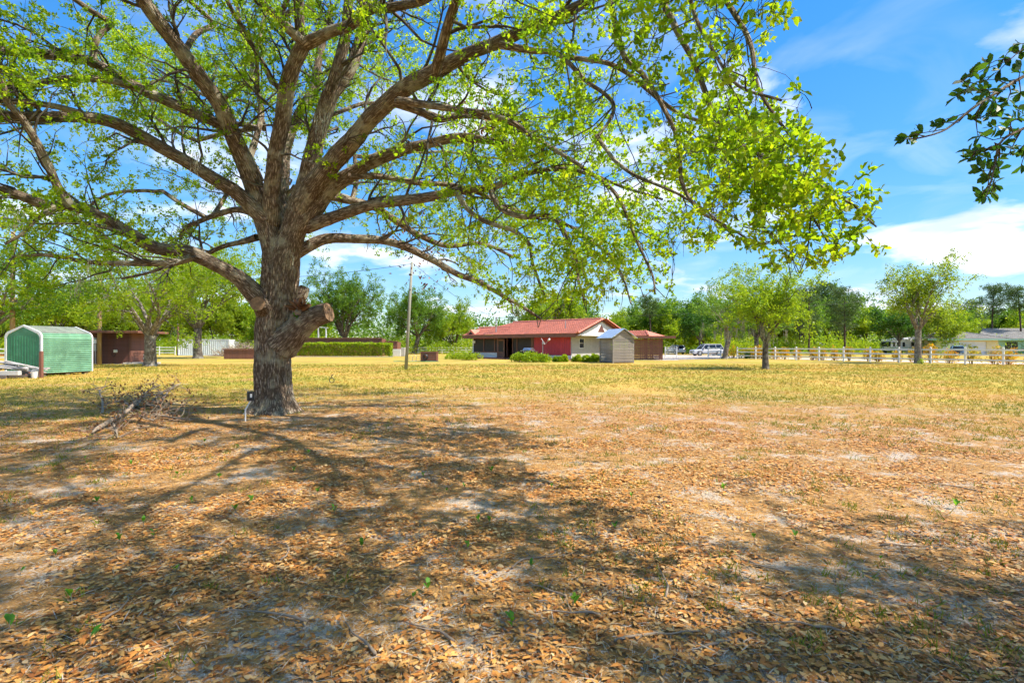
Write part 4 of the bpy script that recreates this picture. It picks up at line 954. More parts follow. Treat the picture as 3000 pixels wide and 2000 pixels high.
# ------------------------------------------------------------------ the tiled house
HA = math.atan2(-0.67, 0.74); HO = Vector((7.0, 53.6, 0))
def tiles(name, parent, x0, x1, y0, z0, y1, z1, mat, pitch=0.30, course=0.38, hipl=0.0, hipr=0.0):
    """barrel-tile field between eave line (y0,z0) and ridge (y1,z1); hip cuts shorten the upper courses"""
    L = math.hypot(y1 - y0, z1 - z0); nc = max(1, int(L / course)); V, Fq = [], []
    ny, nz = -(z1 - z0) / L, (y1 - y0) / L
    if (y1 - y0) < 0: ny, nz = (z1 - z0) / L, -(y1 - y0) / L
    for c in range(nc):
        t0, t1 = c / nc, (c + 1) / nc + 0.02
        xa, xb = x0 + hipl * (t0 + t1) / 2, x1 - hipr * (t0 + t1) / 2
        if xb - xa < 0.1: continue
        n = max(6, int((xb - xa) / pitch * 6)); o = len(V)
        for tt, lift in ((t0, 0.055), (t1, 0.012)):
            for i in range(n + 1):
                x = xa + (xb - xa) * i / n; w = 0.045 * abs(math.sin(math.pi * x / pitch)) + lift + 0.006 * mnoise.noise(Vector((math.floor(x / pitch) * 3.1, c * 2.7, 0)))
                V.append((x, y0 + (y1 - y0) * tt + ny * w, z0 + (z1 - z0) * tt + nz * w))
        for i in range(n): Fq.append((o + i, o + i + 1, o + n + 2 + i, o + n + 1 + i))
        # butt edge of the course
        o2 = len(V)
        for i in range(n + 1):
            p = V[o + i]; V.append((p[0], p[1] - ny * 0.05, p[2] - nz * 0.05))
        for i in range(n): Fq.append((o2 + i, o2 + i + 1, o + i + 1, o + i))
    return obj(name, np_mesh(name, V, np.array(Fq), None, mat), parent, kind='stuff')
def cap_row(parent, a, b, mat, r=0.15, step=0.42):
    """barrel cap tiles along a ridge or rake, each a part"""
    a, b = Vector(a), Vector(b); n = max(1, int((b - a).length / step)); t = (b - a).normalized(); sd = t.cross(Vector((0, 0, 1))).normalized(); up = sd.cross(t)
    m = MB(); k = 6; V = []
    for s, rr in ((0, r), (step * 1.08, r * 0.8)):
        for j in range(k + 1):
            q = math.pi * j / k; V.append(t * s + sd * math.cos(q) * rr + up * math.sin(q) * rr)
    m.add(V, [(j, j + 1, k + 2 + j, k + 1 + j) for j in range(k)] + [tuple(range(k + 1))[::-1]]); me = m.mesh('cap_tile', mat)
    for i in range(n): obj('cap_tile', me, parent, a + t * step * i)
def house():
    H = thing('tiled_house', 'low red-tiled house with screened porch, red board wall and white gable', 'house', HO, HA)
    X0, XR = -17.2, -1.63
    m = MB()   # outer walls: low stucco wall under the porch screens, end walls, back wall, grey end wall with window opening
    m.box(X0, -12.9, 1.0, 1.15, 0, 0.72)
    lw = m.build('porch_base_wall', 'stucco_white', H)
    m = MB(); m.box(X0, X0 + 0.18, 1.16, 9.0, 0, 2.8); m.box(X0 + .19, XR - .13, 8.85, 9.0, 0, 2.8); m.build('wall', 'stucco_white', H)
    m = MB(); m.box(X0 + .2, -7.2, 4.2, 4.3, 0, 2.8); m.build('porch_back_wall', 'brown_paint', H)
    m = MB(); m.box(X0 + .2, -7.0, 1.2, 8.8, 0.02, 0.12); m.build('porch_floor', 'deck_wood', H)
    m = MB(); x = XR
    m.box(x - .12, x, 1.0, 2.45, 0, 2.8); m.box(x - .12, x, 3.35, 9.0, 0, 2.8); m.box(x - .12, x, 2.45, 3.35, 0, 1.35); m.box(x - .12, x, 2.45, 3.35, 2.35, 2.8)
    gw = m.build('end_wall', 'stucco_grey', H); gw['label'] = 'grey stucco end wall under the gable'
    w = MB(); w.box(x - .08, x - .05, 2.45, 3.35, 1.35, 2.35); w = w.build('window', 'car_glass', H)
    f = MB(); f.box(x - .04, x + .03, 2.40, 2.46, 1.30, 2.40); f.box(x - .04, x + .03, 3.34, 3.40, 1.30, 2.40); f.box(x - .04, x + .03, 2.46, 3.34, 1.30, 1.36); f.box(x - .04, x + .03, 2.46, 3.34, 2.34, 2.40); f.box(x - .04, x + .02, 2.46, 3.34, 1.83, 1.88); f.build('frame', 'white_paint', w)
    # interior darkness is real rooms: ceiling
    m = MB(); m.box(X0, XR, 0.9, 9.0, 2.70, 2.78); m.build('ceiling', 'brown_paint', H)
    # porch posts, rails, screens
    for xp, mt in ((X0 + .1, 'white_paint'), (-15.15, 'brown_trim'), (-13.25, 'brown_trim'), (-12.75, 'brown_trim'), (-11.2, 'brown_trim'), (-10.25, 'brown_trim'), (-9.55, 'brown_trim')):
        MB().box(xp - .07, xp + .07, 0.99, 1.13, 0.0 if xp > -13 else 0.72, 2.7).build('porch_post', mt, H)
    MB().box(-7.35, -6.95, 0.97, 1.14, 0, 2.7).build('porch_post', 'brown_trim', H)
    for a, b in ((X0 + .17, -15.22), (-15.08, -13.32), (-13.18, -12.82), (-10.18, -9.62), (-9.48, -7.36)):
        lo = 0.86 if b < -12 else 0.35
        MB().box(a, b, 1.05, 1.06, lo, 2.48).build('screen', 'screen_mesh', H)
        MB().box(a, b, 1.00, 1.12, lo - .14, lo).build('screen_rail', 'brown_trim', H)
        MB().box(a, b, 1.00, 1.12, 2.48, 2.70).build('screen_rail', 'red_paint' if b < -12 else 'brown_trim', H)
    # open storm door, swung out towards the yard
    dr = obj('door', None, H, (-12.72, 0.98, 0.10), math.radians(-12)); 
    d = MB(); d.box(0, 1.5, -.02, .02, 0, .75); d.box(0, .22, -.02, .02, .75, 2.05); d.box(1.28, 1.5, -.02, .02, .75, 2.05); d.box(0, 1.5, -.02, .02, 2.05, 2.3); d.build('door_frame', 'brown_trim', dr)
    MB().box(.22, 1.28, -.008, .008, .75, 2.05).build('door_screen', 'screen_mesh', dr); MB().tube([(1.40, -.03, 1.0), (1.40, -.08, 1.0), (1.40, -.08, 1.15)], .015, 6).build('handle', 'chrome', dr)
    MB().box(X0 + .17, X0 + .55, .9, .99, 1.9, 2.2).build('porch_lamp', 'white_plastic', H)
    # red board wall: boards with gaps, on a low white wall
    MB().box(-6.95, XR - .12, 1.06, 1.18, 0, 2.7).build('wall_backing', 'brown_paint', H)
    MB().box(-6.95, XR - .001, .94, 1.055, 0, .52).build('base_wall', 'stucco_white', H)
    n = 22; wd = (-XR - .02 + (-6.93)) / n; wd = (XR - .02 + 6.93) / n
    bm = MB().box(0, wd - .035, -.035, 0, .56, 2.64).mesh('board', 'red_paint')
    for i in range(n): obj('board', bm, H, (-6.93 + i * wd, 1.045 - .008 * (i % 3), 0))
    # fascias and gable
    MB().box(-18.0, -0.35, -0.06, 0.0, 2.50, 2.86).build('fascia', 'brown_trim', H)
    MB().box(-18.0, -0.4, 0.004, 0.95, 2.60, 2.66).build('soffit', 'brown_trim', H)
    MB().box(-18.06, -18.001, 0.0, 6.0, 2.50, 2.86).build('fascia', 'brown_trim', H)
    g = MB(); g.prism([(0.35, 2.86), (9.65, 2.86), (5.0, 4.42)], 'x', -0.55, -0.42); g.build('gable', 'stucco_white', H)
    MB().box(-0.56, -0.34, 0.3, 9.7, 2.66, 2.855).build('gable_beam', 'white_paint', H)
    MB().box(XR, -0.57, 0.96, 9.6, 2.66, 2.72).build('gable_soffit', 'brown_trim', H)
    v = MB(); v.prism([(4.3, 3.1), (5.7, 3.1), (5.0, 3.95)], 'x', -0.43, -0.40); v.build('gable_vent', 'brown_paint', H)
    for sgn in (1, -1):   # rake boards
        ya, yb = (0.0, 5.0) if sgn > 0 else (10.0, 5.0)
        r = MB(); r.prism([(ya, 2.80), (yb, 4.50), (yb, 4.30), (ya + sgn * .3, 2.70)], 'x', -0.36, -0.30); r.build('rake_board', 'brown_trim', H)
    R = obj('roof', None, H)
    tiles('tile_field', R, -17.9, 0, -0.08, 2.86, 5.0, 4.55, 'roof_tile', hipl=4.2)
    tiles('tile_field', R, -17.9, 0, 10.08, 2.86, 5.0, 4.55, 'roof_tile', hipl=4.2)
    tiles('tile_field', R, -17.95, -11.5, -0.08, 2.88, 3.0, 3.86, 'roof_tile'); tiles('tile_field', R, -17.95, -11.5, 6.08, 2.88, 3.0, 3.86, 'roof_tile')
    cap_row(R, (-13.7, 5, 4.60), (0.05, 5, 4.60), 'roof_tile'); cap_row(R, (-18.0, 3, 3.92), (-12.2, 3, 3.92), 'roof_tile')
    cap_row(R, (-0.02, -0.15, 2.92), (-0.02, 5.0, 4.66), 'roof_tile', .17); cap_row(R, (-0.02, 10.15, 2.92), (-0.02, 5.0, 4.66), 'roof_tile', .17)
    dg = MB(); dg.prism([(-17.6, 2.87), (-15.6, 2.87), (-16.6, 3.62)], 'y', 0.10, 1.6); dg = dg.build('gablet', 'roof_tile', H)
    MB().prism([(-17.15, 2.90), (-16.05, 2.90), (-16.6, 3.34)], 'y', 0.07, 0.098).build('gablet_vent', 'dark_void', dg)
    MB().tube([(-2.9, 1.6, 3.4), (-2.9, 1.6, 4.35)], 0.045, 8).build('vent_pipe', 'grey_metal', H)
    mt = MB(); mt.tube([(-12.9, 0.9, 2.9), (-12.9, 0.9, 5.0)], 0.07, 10); mt.tube([(-12.9, .9, 5.0), (-12.75, .82, 5.07), (-12.65, .76, 4.95)], 0.07, 10); mt = mt.build('service_mast', 'grey_metal', H)
    MB().tube([(-12.85, .86, 4.2), (-12.6, .70, 4.25)], [.12, .06], 10).build('floodlight', 'white_plastic', mt)
    return H
HOUSE = house()
def hl(x, y, z=0):
    c, s = math.cos(HA), math.sin(HA); return Vector((HO.x + c * x - s * y, HO.y + s * x + c * y, z))
# deck boards along the house front
dk = thing('deck', 'low red-brown plank deck along the house front', 'deck', hl(-17.6, -0.9), HA)
bm = MB().box(0, 0.285, 0, 1.85, 0.0, 0.13).mesh('plank', 'deck_wood')
for i in range(56): obj('plank', bm, dk, (i * 0.30, -0.25 * (1 if 14 < i < 26 else 0), 0.004 * (i % 2)))
# hip roof over the carport beyond the gable
cp = thing('carport', 'red-tiled hip roof on posts behind the grey slatted shed', 'carport', hl(0.6, 9.2), HA)
cX, cY = 2.4, 4.0
for x, y in ((0.1, 0.1), (cX - .1, 0.1), (0.1, cY - .1), (cX - .1, cY - .1)): MB().box(x - .08, x + .08, y - .08, y + .08, 0, 2.48).build('post', 'brown_trim', cp)
MB().box(-.1, cX + .1, -.1, cY + .1, 2.49, 2.66).build('beam_frame', 'brown_trim', cp)
tiles('tile_field', cp, -3.4, cX + .3, -.3, 2.68, 2.0, 3.36, 'roof_tile', hipr=1.5); tiles('tile_field', cp, -3.4, cX + .3, cY + .3, 2.68, 2.0, 3.36, 'roof_tile', hipr=1.5)
mm = MB(); mm.add([(cX + .35, -.3, 2.70), (cX + .35, cY + .3, 2.70), (1.2, 2.0, 3.40)], [(0, 1, 2)]); mm.build('hip_end', 'roof_tile', cp)
cap_row(cp, (cX + .3, -.3, 2.76), (1.2, 2.0, 3.40), 'roof_tile', .12)

# grey slatted shed with metal roof
gs = thing('slatted_shed', 'weathered grey board shed with sheet metal roof by the house', 'shed', (9.1, 46.2, 0), math.atan2(0.316, 0.949))
rg = np.random.default_rng(4); gw_, gd_ = 2.2, 2.5
for x, y in ((0.05, 0.05), (gw_ - .05, 0.05), (0.05, gd_ - .05), (gw_ - .05, gd_ - .05)): MB().box(x - .05, x + .05, y - .05, y + .05, 0, 2.34).build('corner_post', 'grey_board', gs)
sl = [MB().box(0, gw_ - .2, -.022, 0, 0, .115).mesh('slat', 'grey_board'), MB().box(0, .022, 0, gd_ - .2, 0, .115).mesh('slat', 'grey_board')]
for i in range(16):
    z = .10 + i * .142
    obj('slat', sl[0], gs, (.10, .03 + .006 * rg.normal(), z + .004 * rg.normal())); obj('slat', sl[1], gs, (.03 + .006 * rg.normal(), .10, z + .004 * rg.normal()))
    obj('slat', sl[0], gs, (.10, gd_ - .02, z)); obj('slat', sl[1], gs, (gw_ - .05, .10, z))
MB().prism([(.1, 2.36), (gw_ - .1, 2.36), (gw_ / 2, 3.05)], 'y', .03, .06).build('gable_boards', 'grey_board', gs)
rf = MB(); rf.prism([(-.25, 2.26), (gw_ / 2, 3.12), (gw_ / 2, 3.16), (-.25, 2.30)], 'y', -.2, gd_ + .2); rf.prism([(gw_ / 2 + .003, 3.16), (gw_ / 2 + .003, 3.12), (gw_ + .25, 2.26), (gw_ + .25, 2.30)], 'y', -.2, gd_ + .2); rf.build('metal_roof', 'metal_roof', gs)
MB().box(.08, gw_ - .08, .08, gd_ - .08, 0.02, .08).build('floor', 'dark_lumber', gs)

# brown slatted lean-to
lt = thing('slatted_shelter', 'open brown slatted shelter with flat roof right of the grey shed', 'shelter', (13.4, 57.0, 0), math.radians(-3))
LW, LH = 3.3, 2.42
for x in (.06, 1.13, 2.2, LW - .06):
    MB().box(x - .05, x + .05, -.06, .04, 0, LH).build('post', 'brown_trim', lt)
    MB().box(x - .05, x + .05, 1.05, 1.15, 0, LH).build('post', 'brown_trim', lt)
sm = MB().box(-.02, LW + .02, -.085, -.063, 0, .158).mesh('slat', 'brown_trim'); sm2 = MB().box(LW - .005, LW + .018, 0.05, 1.03, 0, .158).mesh('slat', 'brown_trim')
for i in range(13): obj('slat', sm, lt, (0, 0, .06 + i * .175)); obj('slat', sm2, lt, (0, 0, .06 + i * .175))
MB().box(-.4, LW + 1.3, -.6, 1.3, LH + .02, LH + .10).build('flat_roof', 'brown_trim', lt)
MB().box(-.4, LW + 1.3, -.66, -.603, LH - .03, LH + .24).build('fascia', 'brown_trim', lt)
# white drive gate
gt = thing('drive_gate', 'white barred drive gate right of the slatted shelter', 'gate', (G(1938, 1047.5).x, 66, 0), math.radians(14))
for z in np.linspace(.15, 1.32, 6): MB().box(.05, 1.62, -.02, .02, z, z + .06).build('bar', 'white_paint', gt)
MB().box(-.04, .045, -.05, .05, -.05, 1.48).build('gate_post', 'white_paint', gt); MB().box(1.63, 1.72, -.05, .05, -.05, 1.48).build('gate_post', 'white_paint', gt)

# ------------------------------------------------------------------ green metal shed
def green_shed():
    a = math.atan2(-0.15, 0.99)          # local x along the long side (away from the camera): rotate so +y local = left
    o = Vector((-24.3, 26.4, 0)); ang = math.atan2(0.99, 0.15)
    S = thing('metal_shed', 'small green corrugated metal shed with white trim at the left', 'shed', o, ang)
    Ln, Wd, z0, zs, zr = 2.75, 2.15, .16, 2.02, 2.62      # local x: away, local y: left
    prof = [(0, z0), (0, zs), (.06, zs + .14), (.16, zs + .24), (Wd / 2, zr), (Wd - .16, zs + .24), (Wd - .06, zs + .14), (Wd, zs), (Wd, z0)]
    MB().prism(prof, 'x', .02, .05).build('end_wall', 'green_metal_shaded', S)
    for i in range(12): MB().box(.004, .019, .09 + i * .17, .115 + i * .17, z0 + .02, min(zs + .1, 2.1)).build('rib', 'green_metal_shaded', S)
    MB().prism(prof, 'x', Ln - .05, Ln - .02).build('end_wall', 'green_metal_shaded', S)
    # corrugated side and roof sheet following the profile
    path = []
    for (y0, q0), (y1, q1) in zip(prof, prof[1:]):
        n = max(1, int(math.hypot(y1 - y0, q1 - q0) / .014))
        for i in range(n): path.append((y0 + (y1 - y0) * i / n, q0 + (q1 - q0) * i / n))
    path.append(prof[-1]); V, s = [], 0; cy, cz = Wd / 2, 1.2
    pp = []
    for i, p in enumerate(path):
        if i: s += math.hypot(p[0] - path[i - 1][0], p[1] - path[i - 1][1])
        q = path[min(i + 1, len(path) - 1)]; r = path[max(i - 1, 0)]; tx, tz = q[0] - r[0], q[1] - r[1]; l = math.hypot(tx, tz); nx, nz = -tz / l, tx / l
        w = .028 * math.sin(s / .105 * 2 * math.pi); pp.append((p[0] + nx * (w + .02), p[1] + nz * (w + .02)))
    n = len(pp)
    def strip(i0, i1, name, mat):
        V = [(x, *pp[i]) for i in range(i0, i1) for x in (.06, Ln - .06)]
        obj(name, np_mesh(name, V, np.array([(2 * i, 2 * i + 1, 2 * i + 3, 2 * i + 2) for i in range(i1 - i0 - 1)]), None, mat), S)
    iw = next(i for i, p in enumerate(path) if p[1] >= zs + .2); jw = n - iw
    strip(0, iw + 1, 'side_sheet', 'green_siding'); strip(iw, jw + 1, 'roof_sheet', 'green_roof'); strip(jw, n, 'side_sheet', 'green_siding')
    for x in (-.01, Ln - .055):      # white corner trim
        m = MB(); inn = [(Wd / 2 + (y - Wd / 2) * .955, z if z < .2 else z - .05) for y, z in prof]; out = [(Wd / 2 + (y - Wd / 2) * 1.06, z if z < .2 else z + .06) for y, z in prof]
        for i in range(len(prof) - 1):
            q = [out[i], out[i + 1], inn[i + 1], inn[i]]; m.prism(q, 'x', x, x + .065)
        m.build('trim', 'white_paint', S)
    for x in (.15, Ln / 2, Ln - .35):
        for y in (.1, Wd - .3): MB().box(x, x + .2, y, y + .2, 0, .15).build('block', 'concrete', S)
    MB().box(.05, Ln - .05, .05, Wd - .05, .10, .155).build('floor_frame', 'dark_lumber', S)
green_shed()
# brown siding shed
BS = thing('siding_shed', 'dark brown board-sided shed with flat roof behind the green shed', 'shed', (-37.6, 43.6, 0), math.radians(4))
bw, bd, bh = 4.85, 3.2, 2.82
MB().box(.02, bw - .02, .03, bd, 0, bh).build('walls', 'brown_paint', BS)
bm = MB(); bm.prism([(.027, 0), (-.012, 0), (.012, .128), (.027, .128)], 'x', .1, bw - .1); bm = bm.mesh('siding_board', 'brown_paint')
bm2 = MB(); bm2.prism([(bw - .018, 0), (bw + .02, 0), (bw - .004, .128), (bw - .018, .128)], 'y', .12, bd - .1); bm2 = bm2.mesh('siding_board', 'brown_trim')
for i in range(21): obj('siding_board', bm, BS, (0, 0, .06 + i * .13)); obj('siding_board', bm2, BS, (0, 0, .06 + i * .13))
for x in (.0, bw - .09): MB().box(x, x + .09, -.03, .06, 0, bh).build('corner_board', 'brown_paint', BS)
MB().box(-.3, bw + 1.05, -.75, bd + .4, bh + .01, bh + .05).build('roof', 'grey_metal', BS)
MB().box(-.3, bw + 1.05, -.79, -.753, bh - .16, bh + .04).build('fascia', 'brown_trim', BS)
MB().box(bw + 1.053, bw + 1.09, -.75, bd + .4, bh - .16, bh + .04).build('fascia', 'brown_trim', BS)
eb = MB().box(3.55, 3.83, -.10, -.015, 1.02, 1.24).build('electric_box', 'white_plastic', BS)
MB().tube([(3.5, -.04, 1.05), (3.35, -.04, .92), (3.42, -.04, .72), (3.6, -.04, .70), (3.68, -.04, .95)], .018, 6).build('cable', 'black_plastic', eb)
MB().box(-.1, bw + .1, -.15, -.035, -.02, .05).build('sill', 'concrete', BS)

# shipping container
CN = thing('shipping_container', 'white corrugated shipping container behind the oaks', 'container', (-53.4, 82, 0), math.radians(5))
cw, ch = 7.7, 2.62; V = []; seg = []
x = 0
for i in range(26):
    for dx, y in ((0, 0), (.14, 0), (.17, .05), (.27, .05)): seg.append((x + dx, y))
    x += .296
V = [(q[0], q[1], z) for q in seg for z in (.15, ch - .12)]
obj('corrugated_wall', np_mesh('corrugated_wall', V, np.array([(2 * i, 2 * i + 2, 2 * i + 3, 2 * i + 1) for i in range(len(seg) - 1)]), None, 'container_paint'), CN)
MB().box(-.06, cw + .06, -.04, .12, ch - .119, ch).build('top_rail', 'container_paint', CN); MB().box(-.06, cw + .06, -.04, .12, 0, .149).build('bottom_rail', 'container_paint', CN)
for q in (-.08, cw - .06): MB().box(q, q + .14, -.05, .10, .151, ch - .121).build('corner_post', 'container_paint', CN)
MB().box(.06, cw - .07, .13, 2.4, .06, ch - .04).build('body', 'container_paint', CN)
pp_ = thing('pipe_post', 'rust-brown pipe post at the left end of the container', 'post', far(521, 84))
MB().tube([(0, 0, -.05), (0.05, 0, 5.1)], .14, 10).build('pipe', 'brown_trim', pp_); MB().tube([(.05, 0, 5.1), (.05, 0, 5.16)], .17, 10).build('cap', 'grey_metal', pp_)

# ------------------------------------------------------------------ brown board walls (raised beds / pool deck)
def board_wall(label, x0, x1, d, h, rot=0.0, depth=2.5, cap=True):
    L = (x1 - x0) / F * d; t = thing('board_wall', label, 'wall', far(x0, d), rot)
    n = int(L / .30); w = L / n; bm = MB().box(.006, w - .006, -.03, 0, .02, h - .17).mesh('board', 'brown_trim')
    for i in range(n): obj('board', bm, t, (i * w, -.004 * (i % 2), 0))
    MB().box(0, L, .003, .06, 0, h - .16).build('backing', 'brown_paint', t); MB().box(L - .06, L, .063, depth, 0, h - .16).build('side', 'brown_trim', t)
    MB().box(-.08, L + .08, -.12, .14, h - .155, h).build('cap_board', 'brown_trim', t)
    return t
board_wall('low brown board wall left of the big oak trunk', 656, 790, 61, 1.22)
board_wall('long brown board wall showing above the clipped hedge', 800, 1119, 77.5, 2.78)
board_wall('short lower brown board wall right of the hedge', 1122, 1164, 79.5, 2.30)
cb = thing('concrete_step', 'pale concrete block base under the short board wall', 'step', far(1146, 76)); MB().box(0, 1.4, 0, .8, 0, 1.05).build('block', 'stucco_white', cb, bevel=.03); MB().box(1.41, 2.0, .1, .9, 0, 1.3).build('grey_block', 'concrete', cb, bevel=.03)
ke = thing('garden_edging', 'thin pale edging strip along the foot of the hedge', 'edging', far(850, 71.8)); 
for i in range(12): MB().box(i * 1.2, i * 1.2 + 1.19, 0, .12, -.02, .09).build('edging_piece', 'concrete', ke)
# small white frame above the wall
wf = thing('white_frame', 'white post and beam frame rising above the board wall', 'frame', far(928, 80))
for x, z in ((.25, 4.45), (1.45, 4.3)): MB().box(x - .08, x + .08, -.08, .08, 0, z).build('post', 'white_paint', wf)
m = MB(); m.prism([(-.3, 4.50), (1.75, 4.31), (1.75, 4.43), (-.3, 4.62)], 'y', -.1, .1); m.build('beam', 'white_paint', wf)

# ------------------------------------------------------------------ poles and wires
def pole(label, foot, top, r, mat, name='utility_pole'):
    t = thing(name, label, 'pole', foot); v = Vector(top) - Vector(foot)
    MB().tube([Vector((0, 0, -.1)), v * .5, v], [r * 1.12, r, r * .82], 14).build('shaft', mat, t, smooth=True); return t
g = G(1189, 1082); ptop = P(1207, 768, g.y)
lp = pole('tall grey wooden pole standing on the lawn left of the house', g, ptop, .10, 'pole_wood')
v = ptop - g
MB().tube([v + Vector((-.14, 0, -.12)), v + Vector((.14, 0, -.12))], .02, 6).build('bracket', 'grey_metal', lp)
MB().box(-.02, .08, -.13, -.115, 2.45, 2.60).build('tag_plate', 'white_plastic', lp)
g2 = G(291, 1067.5); mp = pole('tan wooden pole with meter box in front of the brown shed', g2, g2 + Vector((.05, 0, 8.2)), .15, 'pole_tan')
MB().box(-.42, -.16, -.14, .05, 1.75, 2.1).build('meter_box', 'white_plastic', mp); MB().tube([(-.3, -.05, 2.1), (-.3, -.05, 2.25)], [.13, .12], 10).build('meter', 'grey_metal', mp)
MB().box(-.38, -.18, -.12, .05, 1.15, 1.7).build('switch_box', 'grey_metal', mp); MB().tube([(-.28, -.05, -.05), (-.28, -.05, 1.15)], .04, 8).build('conduit', 'grey_metal', mp)
g4 = G(36, 1084); pole('orange-tan pole rising behind the green shed', g4, g4 + Vector((.05, 0, 9)), .13, 'pole_tan', 'old_pole')
def wire(label, a, b, sag):
    a, b = Vector(a), Vector(b); t = thing('power_line', label, 'wire', a)
    pts = [(a.lerp(b, i / 24) - a) - Vector((0, 0, sag * 4 * (i / 24) * (1 - i / 24))) for i in range(25)]
    MB().tube(pts, .014, 5).build('cable', 'wire_black', t)
mast = hl(-12.65, .78, 5.0)
wire('overhead cable sloping from the lawn pole down to the roof mast', ptop + Vector((.12, 0, -.12)), mast, .5)
wire('overhead cable running left from the lawn pole behind the oak', ptop + Vector((-.12, 0, -.12)), g2 + Vector((.1, 0, 8.0)), .9)
wire('overhead cable leading away from the roof mast to the right', mast, hl(30, 30, 7.5), .8)

# ------------------------------------------------------------------ things around the lawn
# brown hose box
hb = thing('hose_box', 'small brown plank box with a coiled hose on its front', 'box', (G(1232, 1058).x, G(1232, 1058).y, 0), math.radians(-4))
bw_ = 1.62
MB().box(.02, bw_ - .02, .02, .9, 0, .92).build('core', 'brown_paint', hb)
pm = MB().box(0, bw_, -.02, .015, 0, .118).mesh('plank', 'brown_trim'); ps = MB().box(bw_ - .015, bw_ + .02, .02, .9, 0, .118).mesh('plank', 'brown_trim')
for i in range(7): obj('plank', pm, hb, (0, 0, .03 + i * .127)); obj('plank', ps, hb, (0, 0, .03 + i * .127))
MB().box(-.06, bw_ + .08, -.06, .96, .925, .98).build('lid', 'brown_trim', hb)
for k_ in range(5):
    r_ = .30 - .02 * k_; MB().tube([(.52 + r_ * .85 * math.cos(q), -.06 - .025 * k_, .42 + r_ * math.sin(q)) for q in np.linspace(0, 6.283, 25)], .018, 6, False).build('hose_coil', 'black_plastic', hb)
gh = thing('garden_hose', 'green hose snaking over the grass beside the brown box', 'hose', G(1200, 1059))
MB().tube([(-1.6 + .32 * i, .9 * math.sin(i * 1.1) * .35, .03) for i in range(15)], .03, 6).build('hose', 'hose_green', gh)
hs = thing('hose_stand', 'bent thin white pipe stand left of the brown box', 'stand', G(1212, 1057))
for x in (-.35, .05, .4): MB().tube([(x - .25, 0, 0), (x - .1, 0, .4), (x + .05, 0, .62), (x + .22, .1, .5), (x + .2, .15, 0)], .014, 6).build('pipe', 'grey_metal', hs)
# barbecue grill
bb = thing('barbecue_grill', 'barbecue grill with rounded silver lid before the red wall', 'grill', hl(-5.55, -1.55), HA)
L_ = MB(); L_.prism([(.42 * math.cos(q), 1.02 + .30 * math.sin(q) + .04) for q in np.linspace(0, math.pi, 9)], 'x', -.55, .55); L_.build('lid', 'chrome', bb, bevel=.02)
MB().prism([(-.42, 1.05), (.42, 1.05), (.33, .78), (-.33, .78)], 'x', -.54, .54).build('firebox', 'black_plastic', bb)
for x in (-1.0, .57): MB().box(x, x + .43, -.3, .3, 1.0, 1.04).build('side_shelf', 'chrome', bb)
for x in (-.5, .44):
    for y in (-.28, .22): MB().box(x, x + .06, y, y + .06, 0, .78).build('leg', 'black_plastic', bb)
for i in range(4): MB().tube([(-.36 + .24 * i, -.42, .93), (-.36 + .24 * i, -.47, .93)], .045, 8).build('knob', 'white_plastic', bb)
MB().tube([(-.35, -.46, 1.2), (-.35, -.5, 1.2), (.35, -.5, 1.2), (.35, -.46, 1.2)], .018, 6).build('handle', 'black_plastic', bb)
# floodlight pole with two arms
fp = thing('lamp_stand', 'thin pole with two splayed arms and a round lamp before the red wall', 'lamp stand', hl(-3.75, -1.35), HA)
MB().tube([(0, 0, 0), (0, 0, 1.85)], .03, 8).build('pole', 'grey_metal', fp); MB().box(-.06, .18, -.06, .06, 1.75, 2.0).build('junction_box', 'grey_metal', fp)
MB().tube([(.30, 0, 1.72), (-.2, 0, 2.35)], .028, 8).build('arm', 'grey_metal', fp); MB().tube([(.30, 0, 1.72), (.62, 0, 2.02), (.80, 0, 2.15)], .022, 8).build('arm', 'grey_metal', fp)
MB().tube([(.76, -.02, 2.10), (.84, -.06, 2.2), (.98, -.1, 2.26), (1.02, -.12, 2.24)], [.04, .10, .12, .05], 12).build('lamp_head', 'white_plastic', fp, smooth=True)
# dark box by the porch
pb = thing('storage_box', 'black box standing by the white porch wall', 'box', hl(-16.3, .25), HA); MB().box(-.45, .45, -.3, .3, .12, .62).build('body', 'black_plastic', pb, bevel=.03); MB().box(-.48, .48, -.33, .33, .625, .70).build('lid', 'black_plastic', pb, bevel=.02)
# white garden bench by the brown shed
gb = thing('garden_chair', 'white plastic garden chair seen from the side beside the pale oak', 'chair', (G(412, 1064).x, 45.5, 0), math.radians(10))
m = MB(); m.prism([(.05, .42), (.75, .46), (.75, .54), (.10, .50), (-.25, 1.05), (-.33, 1.02)], 'y', 0, .62); m.build('seat_and_back', 'white_plastic', gb, bevel=.02)
for y in (0, .55):
    m = MB(); m.prism([(.62, .46), (.72, .46), (.86, 0), (.76, 0)], 'y', y, y + .07); m.build('leg', 'white_plastic', gb); m = MB(); m.prism([(.1, .43), (.2, .43), (.36, .22), (.02, 0), (-.08, 0), (.2, .24)], 'y', y, y + .07); m.build('leg', 'white_plastic', gb)
    m = MB(); m.prism([(-.12, .72), (.78, .74), (.80, .80), (-.14, .78)], 'y', y, y + .07); m.build('armrest', 'white_plastic', gb)
    m = MB(); m.prism([(.72, .55), (.78, .55), (.80, .74), (.74, .74)], 'y', y + .01, y + .06); m.build('arm_post', 'white_plastic', gb)
sl_ = MB().box(-.5, 1.9, -.6, .6, -.02, .16).build('stone_slab', 'concrete', None, (G(402, 1066).x, 44.0, 0), .1, bevel=.03); tag(sl_, 'grey concrete slab at the foot of the brown shed corner', 'slab')

